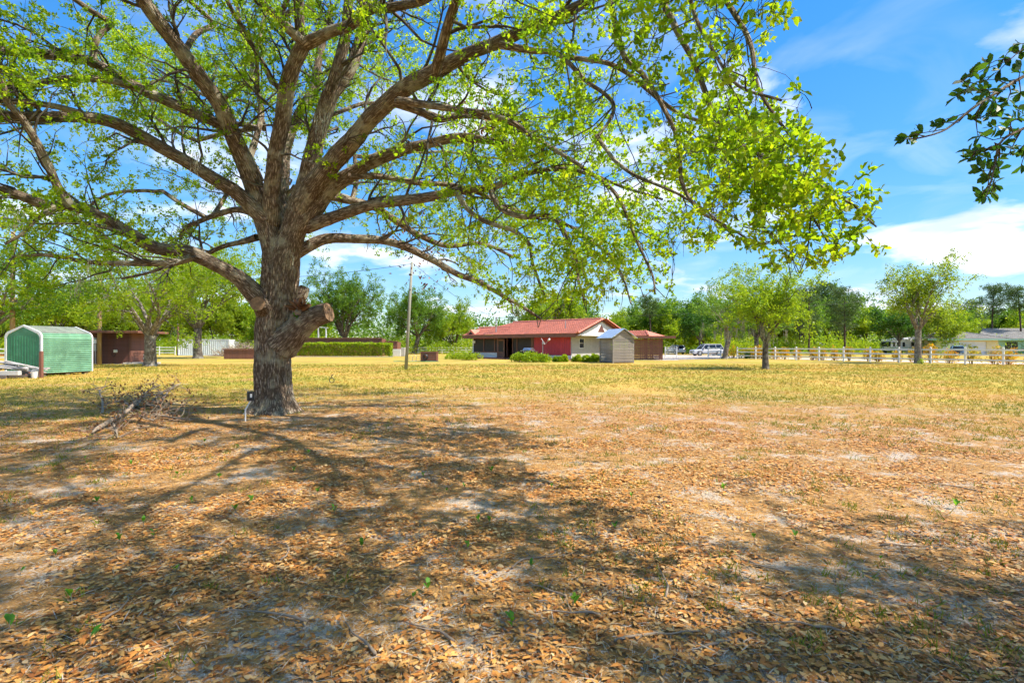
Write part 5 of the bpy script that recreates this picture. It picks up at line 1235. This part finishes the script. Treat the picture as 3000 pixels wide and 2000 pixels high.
# lumber pile at the left edge
rl = np.random.default_rng(12)
base = G(22, 1112) + Vector((-.75, .3, 0))
LBL = ['dark beam at the bottom of the lumber pile', 'dark weathered beam lying second in the lumber pile', 'thick dark beam on top of the left lumber pile', 'grey sleeper half under the lumber pile']
for i, (dx, dy, z, L, w, h, mt, a) in enumerate([(-.9, 0, .0, 2.2, .2, .16, 'dark_lumber', .25), (-.5, .30, .17, 2.3, .22, .2, 'old_lumber', .1), (-1.4, .1, .38, 2.0, .22, .24, 'dark_lumber', .12), (-.2, .55, .0, 2.0, .2, .16, 'dark_lumber', .5)]):
    b = MB().box(-L / 2, L / 2, -w / 2, w / 2, 0, h).build('timber_beam', mt, None, base + Vector((dx, dy, z)), a, bevel=.015); tag(b, LBL[i], 'beam')
for i in range(16):
    L = 1.0 + .8 * rl.random(); row = i % 4; lay = i // 4
    b = MB().box(-L / 2, L / 2, -.08, .08, 0, .05).build('board', 'old_lumber', None, base + Vector((-.35 + .30 * row * .6 + .25 * rl.normal(), .75 + .18 * row, .46 + .085 * lay + .03 * (row == 3) - .12 * (row > 1) - .2 * (row > 2))), .2 + .35 * rl.normal(), bevel=.006)
    b.rotation_euler[1] = .10 * rl.normal() + .08; tag(b, 'pale weathered board heaped on the lumber pile by the green shed', 'board', 'loose boards on the lumber pile')
bk_ = thing('bucket', 'grey bucket beside the lumber pile at the shed corner', 'bucket', G(103, 1107)); MB().tube([(0, 0, 0), (0, 0, .30), (0, 0, .32)], [.14, .18, .19], 16).build('body', 'white_plastic', bk_); MB().tube([(.18 * math.cos(q), 0, .3 + .16 * math.sin(q)) for q in np.linspace(0, math.pi, 9)], .006, 5).build('handle', 'grey_metal', bk_)
tc_ = thing('clay_tile', 'orange clay tile leaning at the end of the lumber pile', 'tile', G(84, 1103), .6); m = MB(); m.prism([(.16 * math.cos(q), .16 * math.sin(q)) for q in np.linspace(0, math.pi, 8)] + [(.13 * math.cos(q), .13 * math.sin(q)) for q in np.linspace(math.pi, 0, 8)], 'y', 0, .42); m = m.build('tile', 'terracotta', tc_); m.rotation_euler = (.5, 0, 0)
wp_ = thing('wooden_post', 'short brown wooden post in front of the green shed corner', 'post', G(121, 1107)); m = MB(); m.box(-.06, .06, -.06, .06, -.05, 1.28); m.prism([(-.06, 1.281), (.06, 1.281), (.02, 1.33)], 'y', -.06, .06); m.build('post', 'brown_trim', wp_)
rr_ = thing('orange_rail', 'orange board end sticking out left of the green shed', 'board', G(6, 1090) + Vector((0, 0, 0))); MB().box(-.9, .55, -.04, .04, .98, 1.08).build('board', 'terracotta', rr_); MB().box(.3, .4, .045, .13, 0, 1.1).build('post', 'brown_trim', rr_); MB().box(-.8, -.7, .045, .13, 0, 1.1).build('post', 'brown_trim', rr_)

# brush pile and trailer behind
def brush(name, label, loc, R, h, n, seed, mat, rad=.02, leaves=0):
    rng = np.random.default_rng(seed); t = thing(name, label, 'brush pile' if 'pile' in label else 'branch', loc); tubes = []
    for _ in range(n):
        a = rng.random() * 6.28; r = R * math.sqrt(rng.random()); p = Vector((math.cos(a) * r, math.sin(a) * r * .6, h * (1 - (r / R) ** 1.5) * rng.random()))
        d = Vector(rng.normal(size=3)); d.z *= .5; d.normalize(); L = R * (.2 + .5 * rng.random()); pts = [p]
        for i in range(4): d = (d + Vector(rng.normal(size=3)) * .25).normalized(); p = p + d * L / 4; p.z = max(p.z, .02); pts.append(p.copy())
        tubes.append((pts, [rad * (1 - .2 * i) for i in range(5)]))
    obj('branches', tubes_mesh('branches', tubes, mat, lambda r: 5), t); return t
brush('brush_pile', 'big pile of cut brown branches beside the container', far(715, 78), 4.2, 2.0, 420, 71, 'twig_wood', .05)
tr_ = thing('trailer', 'blue-grey cargo trailer half hidden behind the brush pile', 'trailer', far(672, 92), .1)
MB().box(-1.3, 1.3, -.8, .8, .7, 2.3).build('body', 'grey_metal', tr_, bevel=.06); MB().box(-1.25, 1.25, -.83, -.805, 1.5, 1.62).build('trim_strip', 'white_paint', tr_)
for x in (-.6, .6): MB().tube([(x, -.95, .38), (x, -.75, .38)], .38, 16).build('wheel', 'tyre', tr_)

# fallen branch in front of the oak
def fallen():
    rng = np.random.default_rng(31); B = G(270, 1275); t = thing('fallen_branch', 'grey fallen oak branch with twigs lying left of the big trunk', 'branch', B)
    main = [G(270, 1275) + Vector((0, 0, .05)), G(290, 1262) + Vector((0, 0, .07)), G(330, 1243) + Vector((0, 0, .10)), G(375, 1222) + Vector((0, 0, .16)), G(400, 1203) + Vector((0, 0, .25)), G(440, 1190) + Vector((0, 0, .3)), G(490, 1182) + Vector((0, 0, .25))]
    tubes = [resample(main, [.012, .05, .05, .045, .038, .03, .015], .08)]
    LZ = .32
    lim = [[(300, 1215, .05), (300, 1180, .2), (292, 1160, .5), (310, 1150, .72)], [(385, 1222, .15), (420, 1225, .12), (450, 1235, .05)], [(395, 1205, .2), (360, 1190, .4), (330, 1195, .45), (310, 1200, .4)], [(440, 1190, .3), (480, 1165, .6), (520, 1160, .8)],
           [(430, 1195, .25), (470, 1205, .35), (510, 1210, .3), (560, 1215, .15)], [(470, 1185, .25), (500, 1160, .7), (530, 1150, 1.0)], [(330, 1245, .1), (340, 1262, .08), (345, 1285, .02)], [(400, 1203, .3), (430, 1170, .7), (470, 1150, .8)], [(450, 1220, .1), (500, 1230, .2), (560, 1235, .1)]]
    ends = []
    for p in lim:
        pts = [G(x, y + 0) for x, y, z in p]; pts = [Vector((q.x, q.y, z * LZ)) for q, (x, y, z) in zip(pts, p)]; a = resample(pts, [.032 - .022 * i / (len(pts) - 1) for i in range(len(pts))], .06); tubes.append(a)
        for _ in range(18):
            i = int(rng.random() * (len(a[0]) - 1)); s = a[0][i]; d = Vector(rng.normal(size=3)); d.z = abs(d.z) * .35; d.normalize(); q = [s.copy()]
            for k in range(6): d = (d + Vector(rng.normal(size=3)) * .28).normalized(); s = s + d * .10; s.z = max(s.z, .02); q.append(s.copy())
            tubes.append((q, [.011 - .0015 * k for k in range(7)])); ends.append(q[-1]); ends.append(q[4])
    tb = [([tuple(p - B) for p in a], b) for a, b in tubes]
    obj('branches', tubes_mesh('branches', tb, 'twig_wood', lambda r: 8 if r > .03 else 4), t)
    E = np.array([tuple(e - B) for e in ends for _ in range(2)]); n = len(E); E = E + rng.normal(size=(n, 3)) * .03; E[:, 2] = np.maximum(E[:, 2], .02)
    obj('withered_leaves', leaf_mesh('withered_leaves', E, rnd_unit(rng, n), rnd_unit(rng, n), .05 + .03 * rng.random(n), .03 + .02 * rng.random(n), rng.random(n), 'dead_leaf', 6), t)
fallen()
# outlet on its white conduit by the trunk
op = G(719, 1233); ob_ = thing('outlet_post', 'black spotlight box on a white pipe at the foot of the oak', 'socket', op)
MB().tube([(0, 0, -.05), (0, 0, .24), (.06, .12, .44)], .015, 8).build('pipe', 'white_plastic', ob_); hbx = MB().box(-.07, .07, -.05, .05, .42, .62).build('box', 'black_plastic', ob_, (.05, .12, 0), .6, bevel=.012); MB().box(-.02, .02, -.056, -.051, .49, .57).build('lens', 'white_plastic', hbx)  # lens is just the pale face plate of the outlet, no lamp
# little ring stake on the lawn
st_ = thing('ring_stake', 'small dark metal ring stake stuck in the grass right of the oak', 'stake', G(972, 1124)); MB().tube([(0, 0, -.02), (0, 0, .06)], .012, 6).build('pin', 'black_plastic', st_)
MB().tube([(.10 * math.cos(q), 0, .15 + .10 * math.sin(q)) for q in np.linspace(0, 6.283, 19)], .016, 6, False).build('ring', 'black_plastic', st_); MB().tube([(0, 0, .26), (0, 0, .36), (.04, 0, .38)], .018, 6).build('hook', 'black_plastic', st_)
# dried fern lodged above the sawn stub
def fern_on_stub():
    rng = np.random.default_rng(3); c = D(688, 712, 11.85); t = thing('dried_fern', 'rust-brown dried fern growing above the sawn stub of the oak', 'fern', c); n = 46
    a = rng.uniform(-.4, 3.5, n); d = np.stack([np.cos(a) * .9, rng.normal(size=n) * .5, np.abs(np.sin(a)) * .8 + .1], 1)
    o = leaf_mesh('fronds', rng.normal(size=(n, 3)) * .035, d, rnd_unit(rng, n) + np.array([0, -.6, .6]), .22 + .14 * rng.random(n), .045 + .03 * rng.random(n), .5 + .5 * rng.random(n), 'dead_leaf', 6, .1); obj('fronds', o, t)
    m = MB(); m.tube([(-.10, .02, -.10), (-.03, -.04, -.07), (.06, -.03, -.06)], [.05, .09, .05], 10); m.build('root_mass', 'twig_wood', t)
    n = 9; obj('green_shoot', leaf_mesh('green_shoot', rng.normal(size=(n, 3)) * .03 + np.array([-.05, -.08, -.12]), rnd_unit(rng, n), rnd_unit(rng, n), .08 + .04 * rng.random(n), .05 + .02 * rng.random(n), rng.random(n), 'sprout_leaf', 6), t)
fern_on_stub()

# ------------------------------------------------------------------ vehicles
def wheel(parent, x, y, r, side):
    w = obj('wheel', None, parent, (x, y, r)); m = MB(); m.tube([(0, -.11, 0), (0, -.09, 0), (0, .09, 0), (0, .11, 0)], [r * .9, r, r, r * .9], 24); m.build('tyre', 'tyre', w)
    m = MB(); m.tube([(0, side * .112, 0), (0, side * .13, 0)], [r * .62, r * .56], 20); m.build('rim', 'rim', w)
def suv(name, label, loc, rot, paint, L=4.7, Wd=1.9, H=1.78):
    t = thing(name, label, 'car', loc, rot); h = Wd / 2
    sec = [(-L / 2, .42, .78, h * .86), (-L / 2 + .12, .30, .92, h * .96), (-L / 2 + .9, .28, 1.0, h), (-L / 2 + 1.35, .28, 1.04, h), (0, .27, 1.06, h), (L / 2 - 1.0, .28, 1.06, h), (L / 2 - .15, .32, 1.04, h * .97), (L / 2, .45, .95, h * .9)]
    m = MB(); V = []; k = 8
    for x, z0, z1, w in sec: V += [(x, -w * .9, z0), (x, -w, z0 + .12), (x, -w, z1 - .16), (x, -w * .9, z1), (x, w * .9, z1), (x, w, z1 - .16), (x, w, z0 + .12), (x, w * .9, z0)]
    fs = [(i * k + j, i * k + (j + 1) % k, (i + 1) * k + (j + 1) % k, (i + 1) * k + j) for i in range(len(sec) - 1) for j in range(k)] + [tuple(range(k))[::-1], tuple((len(sec) - 1) * k + j for j in range(k))]
    m.add(V, fs); m.build('body', paint, t, bevel=.03)
    gh_ = [(-L / 2 + 1.22, 1.03), (-L / 2 + 1.95, H - .06), (-L / 2 + 2.3, H), (L / 2 - .55, H - .03), (L / 2 - .12, 1.04)]
    def shell(wb, wt, mat, nm, inset=0.0, zoff=0.0):
        m = MB(); n = len(gh_); V = []
        for sd in (-1, 1):
            for x, z in gh_: V.append((x, sd * (wb if z < 1.2 else wt), z + zoff))
        m.add(V, [tuple(range(n)), tuple(range(2 * n - 1, n - 1, -1))] + [(i, n + i, n + i + 1, i + 1) for i in range(n - 1)]); return m.build(nm, mat, t)
    shell(h * .93, h * .76, 'car_glass', 'glasshouse')
    m = MB(); m.prism([(gh_[1][0] + .05, H - .055), (gh_[2][0], H + .012), (gh_[3][0], H - .012), (gh_[3][0] + .03, H - .10), (gh_[1][0], H - .13)], 'y', -h * .78, h * .78); m.build('roof', paint, t)
    for xa, xb in ((gh_[0], gh_[1]), ((0.05, 1.04), (0.0, H - .05)), ((1.15, 1.04), (1.05, H - .05)), (gh_[4], gh_[3])):
        for sd in (-1, 1):
            m = MB(); m.tube([(xa[0], sd * h * .935, xa[1]), (xb[0], sd * h * .77, xb[1])], .05, 6); m.build('pillar', paint, t)
    for x in (-L / 2 + .95, L / 2 - .95):
        for sd in (-1, 1): wheel(t, x, sd * (h - .10), .37, sd); 
        for sd in (-1, 1): MB().tube([(x + .44 * math.cos(q), sd * (h + .004), .37 + .44 * math.sin(q)) for q in np.linspace(-.1, math.pi + .1, 11)], .03, 6).build('wheel_arch', 'black_plastic', t)
    for sd in (-1, 1):
        MB().box(-L / 2 - .01, -L / 2 + .12, sd * h * .62 - .14, sd * h * .62 + .14, .72, .84).build('headlight', 'chrome', t); MB().box(L / 2 - .08, L / 2 + .012, sd * h * .74 - .1, sd * h * .74 + .1, .78, 1.0).build('tail_light', 'tail_red', t)
        MB().box(-.95, -.75, sd * (h + .02) - .09, sd * (h + .02) + .09, 1.08, 1.22).build('mirror', paint, t, bevel=.02)
        MB().box(-1.25, 1.3, sd * h - .012, sd * h + .012, .35, .47).build('sill_trim', 'black_plastic', t)
    MB().box(-L / 2 - .015, -L / 2 + .02, -.45, .45, .5, .66).build('grille', 'black_plastic', t)
    MB().box(L / 2 - .01, L / 2 + .02, -.26, .26, .62, .75).build('number_plate', 'white_plastic', t)
    return t
suv('parked_car', 'silver SUV parked on the drive facing left', far(2070, 80), math.radians(4), 'car_silver', 4.9, 1.95, 1.85)
suv('parked_car', 'white car seen from behind at the end of the drive', far(1979, 97), math.radians(-78), 'car_white', 4.4, 1.8, 1.65)
suv('parked_car', 'pale blue car parked before the neighbouring garage', far(2806, 93), math.radians(55), 'car_blue', 4.5, 1.85, 1.55)
# motorhome
rv = thing('motorhome', 'white motorhome with rooftop units parked beyond the fence', 'motorhome', far(2632, 102), math.radians(12))
m = MB(); m.prism([(-3.1, .55), (-3.15, 1.3), (-2.95, 2.55), (-2.75, 2.85), (3.0, 2.85), (3.1, 2.75), (3.1, .55)], 'y', -1.2, 1.2); m.build('body', 'stucco_white', rv, bevel=.08)
MB().prism([(-3.20, 1.45), (-3.02, 2.35), (-2.97, 2.35), (-3.12, 1.45)], 'y', -1.05, 1.05).build('windscreen', 'car_glass', rv)
for x0, x1, z0, z1 in ((-2.75, -2.1, 1.45, 2.3), (-1.7, -1.0, 1.55, 2.25), (-.4, .2, 1.4, 2.25), (1.7, 2.4, 1.5, 2.2)): w = MB().box(x0, x1, -1.225, -1.203, z0, z1).build('window', 'car_glass', rv); MB().box(x0 - .04, x1 + .04, -1.232, -1.226, z0 - .06, z0 - .01).build('frame', 'grey_metal', w)
MB().box(-.95, -.5, -1.222, -1.203, .75, 2.3).build('door', 'white_plastic', rv); MB().box(-3.0, 3.0, -1.215, -1.203, 1.12, 1.24).build('stripe', 'aqua_wall', rv)
for x in (-1.2, 1.4): MB().box(x - .55, x + .55, -.4, .4, 2.86, 3.12).build('roof_unit', 'white_plastic', rv, bevel=.08)
for x in (-2.0, 1.8):
    for sd in (-1, 1): wheel(rv, x, sd * 1.08, .42, sd)
# neighbouring house
nh = thing('neighbour_house', 'cream neighbouring house with grey tiled roof and wide garage door', 'house', (80.0, 98, 0), math.radians(-6))
nw = 13.5
m = MB(); m.prism([(0.0, 0), (2.1, 0), (2.1, 2.7), (.6, 2.7)], 'y', 0, .25); m.build('flared_wall', 'cream_wall', nh); m = MB(); m.prism([(9.9, 0), (12.4, 0), (11.9, 2.7), (9.9, 2.7)], 'y', 0, .25); m.build('flared_wall', 'cream_wall', nh)
MB().box(2.103, 9.897, 0, .25, 2.35, 2.7).build('lintel', 'cream_wall', nh); gd = MB().box(2.103, 9.897, .12, .2, 0, 2.347).build('garage_door', 'garage_white', nh)
for z in (.58, 1.17, 1.76): MB().box(2.12, 9.88, .112, .118, z, z + .02).build('panel_line', 'grey_metal', gd)
MB().box(12.5, 30, 1.4, 9, 0, 2.68).build('house_body', 'aqua_wall', nh); MB().box(.6, 12.0, .26, 8, 0, 2.66).build('garage_body', 'cream_wall', nh)
for x in (14.2, 19.5): w = MB().box(x, x + 2.2, 1.36, 1.395, .6, 2.3).build('window', 'car_glass', nh); MB().box(x - .08, x + 2.28, 1.34, 1.358, .52, .6).build('frame', 'white_paint', w); MB().box(x + 1.07, x + 1.13, 1.345, 1.358, .601, 2.3).build('frame', 'white_paint', w)
MB().box(-.9, 13.3, -.84, -.80, 2.62, 2.86).build('fascia', 'aqua_wall', nh); MB().box(13.31, 31, .4, .44, 2.62, 2.86).build('fascia', 'aqua_wall', nh)
tiles('tile_field', nh, -.9, 13.3, -.8, 2.86, 4.2, 4.3, 'grey_tile', .34, .42, 5.2, 5.2); tiles('tile_field', nh, 8.5, 31, .4, 2.86, 5.6, 4.95, 'grey_tile', .34, .42, 5.0, 0)
m = MB(); m.add([(-.9, -.8, 2.87), (-.9, 9.2, 2.87), (4.3, 4.2, 4.32)], [(0, 2, 1)]); m.add([(13.3, -.8, 2.87), (13.3, 9.2, 2.87), (8.1, 4.2, 4.32)], [(0, 1, 2)]); m.build('hip_end', 'grey_tile', nh)
cap_row(nh, (-.9, -.8, 2.93), (4.3, 4.2, 4.38), 'grey_tile', .12); cap_row(nh, (13.3, -.8, 2.93), (8.1, 4.2, 4.38), 'grey_tile', .12); cap_row(nh, (4.3, 4.2, 4.38), (8.1, 4.2, 4.38), 'grey_tile', .12)
ns = thing('garden_shed', 'low dark brown shed left of the cream garage', 'shed', far(2722, 106)); MB().box(0, 3.6, 0, 2.5, 0, 2.0).build('walls', 'brown_paint', ns); m = MB(); m.prism([(-.2, 2.01), (3.8, 2.01), (3.4, 2.35), (.2, 2.2)], 'y', -.3, 2.8); m.build('roof', 'grey_tile', ns)
mb_ = thing('rubbish_bin', 'black wheeled bin on the lane before the neighbouring drive', 'bin', far(2802, 74)); MB().prism([(-.26, .08), (.26, .08), (.31, .95), (-.31, .95)], 'y', -.28, .28).build('body', 'black_plastic', mb_); MB().box(-.33, .33, -.32, .3, .955, 1.02).build('lid', 'black_plastic', mb_)
for x in (-.2, .2): MB().tube([(x - .03, .26, .1), (x + .03, .26, .1)], .1, 12).build('wheel', 'tyre', mb_)

# ------------------------------------------------------------------ leaf litter, grass, sprouts, twigs
def litter():
    rng = np.random.default_rng(8); n = 480000
    d = 2.1 + 17.0 * rng.random(n) ** 1.15; x = (rng.random(n) * 2 - 1) * (d * 1.16 + .8)
    dens = np.array([mnoise.noise(Vector((a * .7, b * .9, 0))) + .5 * mnoise.noise(Vector((a * 2.3, b * 2.9, 5))) for a, b in zip(x, d)])
    edge = np.clip((np.sqrt(.62 * (x + 1.5) ** 2 + (d - 3.5) ** 2) - 9.0) / 9.0, 0, 1)
    w = np.clip(.46 + 1.15 * dens, .07, 1) * (1 - .93 * edge) * np.clip(.25 + d / 9, 0, 1)
    keep = rng.random(n) < w; x, d = x[keep], d[keep]; n = len(x)
    z = np.array([gz(a, b) for a, b in zip(x, d)]) + .004 + .014 * rng.random(n)
    a = rng.random(n) * 6.283; D_ = np.stack([np.cos(a), np.sin(a), rng.normal(size=n) * .12], 1); Nm = np.stack([rng.normal(size=n) * .24, rng.normal(size=n) * .24, np.ones(n)], 1)
    L = .018 + .046 * rng.random(n) ** 1.4; Pt = np.stack([x, d, z], 1); W_ = L * (.34 + .16 * rng.random(n)); rn = rng.random(n)
    for s, sh, lab in ((d < 5.2, 6, 'orange-brown fallen oak leaves covering the nearest ground'), (d >= 5.2, 4, 'finer carpet of fallen leaves spreading under the oak and beyond')):
        o = obj('leaf_litter', leaf_mesh('leaf_litter', Pt[s], D_[s], Nm[s], L[s] * (1 if sh == 6 else 1.1), W_[s] * (1 if sh == 6 else 1.15), rn[s], 'litter_leaf', sh, .10), kind='stuff'); tag(o, lab, 'leaf litter')
    print('litter', n)
litter()
def debris():
    """straw, twig bits and broken leaf stalks between the leaves"""
    rng = np.random.default_rng(88); n = 42000; d = 2.1 + 12.0 * rng.random(n) ** 1.3; x = (rng.random(n) * 2 - 1) * (d * 1.04 + .3)
    z = np.array([gz(a, b) for a, b in zip(x, d)]) + .003 + .012 * rng.random(n); a = rng.random(n) * 6.283
    D_ = np.stack([np.cos(a), np.sin(a), rng.normal(size=n) * .12], 1); L = .03 + .13 * rng.random(n) ** 2.2
    o = obj('ground_debris', leaf_mesh('ground_debris', np.stack([x, d, z], 1), D_, np.stack([rng.normal(size=n) * .3, rng.normal(size=n) * .3, np.ones(n)], 1), L, .0025 + .0035 * rng.random(n), rng.random(n), 'straw', 4, .03), kind='stuff'); tag(o, 'pale straw and broken twig bits strewn among the fallen leaves', 'debris')
debris()
def grass():
    rng = np.random.default_rng(18)
    n = 54000; d = 7 + 36 * rng.random(n) ** 1.2; x = (rng.random(n) * 2 - 1) * (d * 1.18)
    r = np.sqrt(.62 * (x + 1) ** 2 + (d - 3.5) ** 2); f = np.array([mnoise.noise(Vector((a * .35, b * .35, 2))) for a, b in zip(x, d)])
    keep = rng.random(n) < np.clip((r - 8) / 9 + f * .8, .03, 1); x, d = x[keep], d[keep]; n = len(x); k = 4
    x = np.repeat(x, k) + rng.normal(size=n * k) * .03; d = np.repeat(d, k) + rng.normal(size=n * k) * .03; n *= k
    z = np.array([gz(a, b) for a, b in zip(x, d)]); h = (.045 + .05 * rng.random(n)) * (1 + d / 60)
    D_ = np.stack([rng.normal(size=n) * .6, rng.normal(size=n) * .6, np.ones(n)], 1); Nm = np.stack([rng.normal(size=n), rng.normal(size=n) - .5, np.zeros(n) + .2], 1)
    g2 = np.clip(.58 + .26 * rng.normal(size=n) - .8 * np.repeat(f[keep], k), 0, 1)
    o = obj('grass', leaf_mesh('grass', np.stack([x, d, z - .004], 1), D_, Nm, h, .006 + d * .0006, g2, 'grass_blade', 3), kind='stuff'); tag(o, 'short dry yellow-green grass of the open lawn', 'grass')
    # green tufts among the litter
    n = 3600; d = 2.4 + 13.5 * rng.random(n) ** .9; x = (rng.random(n) * 2 - 1) * d; f = np.array([mnoise.noise(Vector((a * .5, b * .5, 12))) for a, b in zip(x, d)]); keep = rng.random(n) < np.clip(.10 + f * .9 + np.clip(x / d, -.1, .6) * .45, .02, 1); x, d = x[keep], d[keep]; n = len(x); k = 14
    x = np.repeat(x, k) + rng.normal(size=n * k) * .05; d = np.repeat(d, k) + rng.normal(size=n * k) * .04; n *= k; z = np.array([gz(a, b) for a, b in zip(x, d)])
    D_ = np.stack([rng.normal(size=n) * .55, rng.normal(size=n) * .55, np.ones(n)], 1); Nm = np.stack([rng.normal(size=n), rng.normal(size=n) - .5, np.zeros(n) + .2], 1)
    o = obj('grass', leaf_mesh('grass', np.stack([x, d, z], 1), D_, Nm, .04 + .06 * rng.random(n), .006 + .004 * rng.random(n), .38 * rng.random(n), 'grass_blade', 3), kind='stuff'); tag(o, 'sparse green grass tufts among the fallen leaves', 'grass')
grass()
def sprouts():
    rng = np.random.default_rng(28)
    SP = [(265, 1905), (210, 1770), (165, 1640), (420, 1545), (350, 1590), (60, 1690), (515, 1685), (690, 1510), (450, 1580), (640, 1400), (700, 1320), (735, 1480), (520, 1395), (250, 1350), (285, 1480), (120, 1395), (1370, 1615), (1555, 1670), (1255, 1730), (1680, 1770), (1210, 1760),
          (1436, 1540), (1800, 1555), (1400, 1538), (2330, 1580), (2210, 1585), (2800, 1488), (1440, 1390), (1360, 1430), (1615, 1425), (1310, 1440), (1240, 1400), (600, 1300), (860, 1380), (905, 1330), (1030, 1290), (760, 1250), (930, 1450), (560, 1480), (385, 1365), (30, 1860), (1850, 1460), (1060, 1610), (980, 1500), (1500, 1840), (2580, 1640), (2120, 1440)]
    ms = []
    for v in range(5):
        k = 3 + v % 3; a = rng.random(k) * 6.28; d = np.stack([np.cos(a) * .7, np.sin(a) * .7, .7 + .4 * rng.random(k)], 1)
        lm = leaf_mesh('leaf_pair', np.stack([np.zeros(k), np.zeros(k), .02 + .05 * rng.random(k)], 1), d, np.stack([-np.cos(a), -np.sin(a), np.ones(k) * .6], 1), .06 + .035 * rng.random(k), .028 + .016 * rng.random(k), rng.random(k), 'sprout_leaf', 6)
        m = MB(); m.tube([(0, 0, -.02), (.004, 0, .05), (0, .004, .09)], [.004, .003, .002], 5); ms.append((lm, m.mesh('stem', 'twig_wood')))
    for i, (px, py) in enumerate(SP):
        g = G(px, py); g.z = gz(g.x, g.y); t = thing('seedling', 'young green seedling sprouting through the fallen leaves', 'seedling', g, rng.random() * 6.28, 'seedlings among the litter'); s = .45 + .45 * rng.random(); t.scale = (s, s, s)
        a, b = ms[i % 5]; obj('leaves', a, t); obj('stem', b, t)
    TW = [(1500, 1665, .5), (1470, 1330, .5), (1200, 1430, .35), (2580, 1595, .55), (2880, 1440, .6), (1660, 1745, .3), (560, 1580, .35), (900, 1830, .6), (2300, 1680, .35), (1800, 1880, .5), (1950, 1760, .5), (1100, 1920, .4), (2480, 1870, .45), (300, 1830, .3), (820, 1640, .4), (1330, 1880, .35), (2050, 1900, .4), (1760, 1800, .35)]
    for i, (px, py, L) in enumerate(TW):
        g = G(px, py); a = rng.random() * 3.14; d = Vector((math.cos(a), math.sin(a), 0)); m = MB(); p = Vector((0, 0, .012)); pts = [p.copy()]
        for k in range(6): d = (d + Vector((rng.normal(), rng.normal(), 0)) * .25).normalized(); p = p + d * L / 6; p.z = .012 + .012 * rng.random(); pts.append(p.copy())
        m.tube(pts, [.009 - .001 * k for k in range(7)], 6); q = pts[3]; m.tube([q, q + Vector((rng.normal() * .1, rng.normal() * .1, .02))], [.004, .002], 5)
        g.z = gz(g.x, g.y); o = m.build('fallen_twig', 'twig_wood', None, g, 0, smooth=True); tag(o, 'thin grey fallen twig lying on the leaf litter', 'twig', 'twigs on the ground')
sprouts()
def acorns():
    rng = np.random.default_rng(61); m = MB(); prof = [(0, -.013), (.006, -.010), (.0085, -.002), (.0075, .006), (.003, .011), (0, .0125)]; k = 8
    m.tube([(0, 0, z) for r, z in prof], [max(r, .0005) for r, z in prof], k); nut = m.mesh('nut', 'acorn', True)
    c = MB(); c.tube([(0, 0, -.0135), (0, 0, -.009), (0, 0, -.003)], [.004, .009, .0095], k); cap = c.mesh('cap', 'twig_wood', True)
    for i in range(44):
        d = 2.35 + 1.9 * rng.random() ** 1.5; g = Vector(((rng.random() * 2 - 1) * d, d, 0)); g.z = gz(g.x, g.y) + .018
        t = thing('acorn', 'small brown acorn lying among the fallen leaves', 'acorn', g, 0, 'acorns in the foreground'); t.rotation_euler = (1.3 + .4 * rng.normal(), .4 * rng.normal(), rng.random() * 6.28)
        obj('nut', nut, t)
        if rng.random() < .6: obj('cap', cap, t)
acorns()
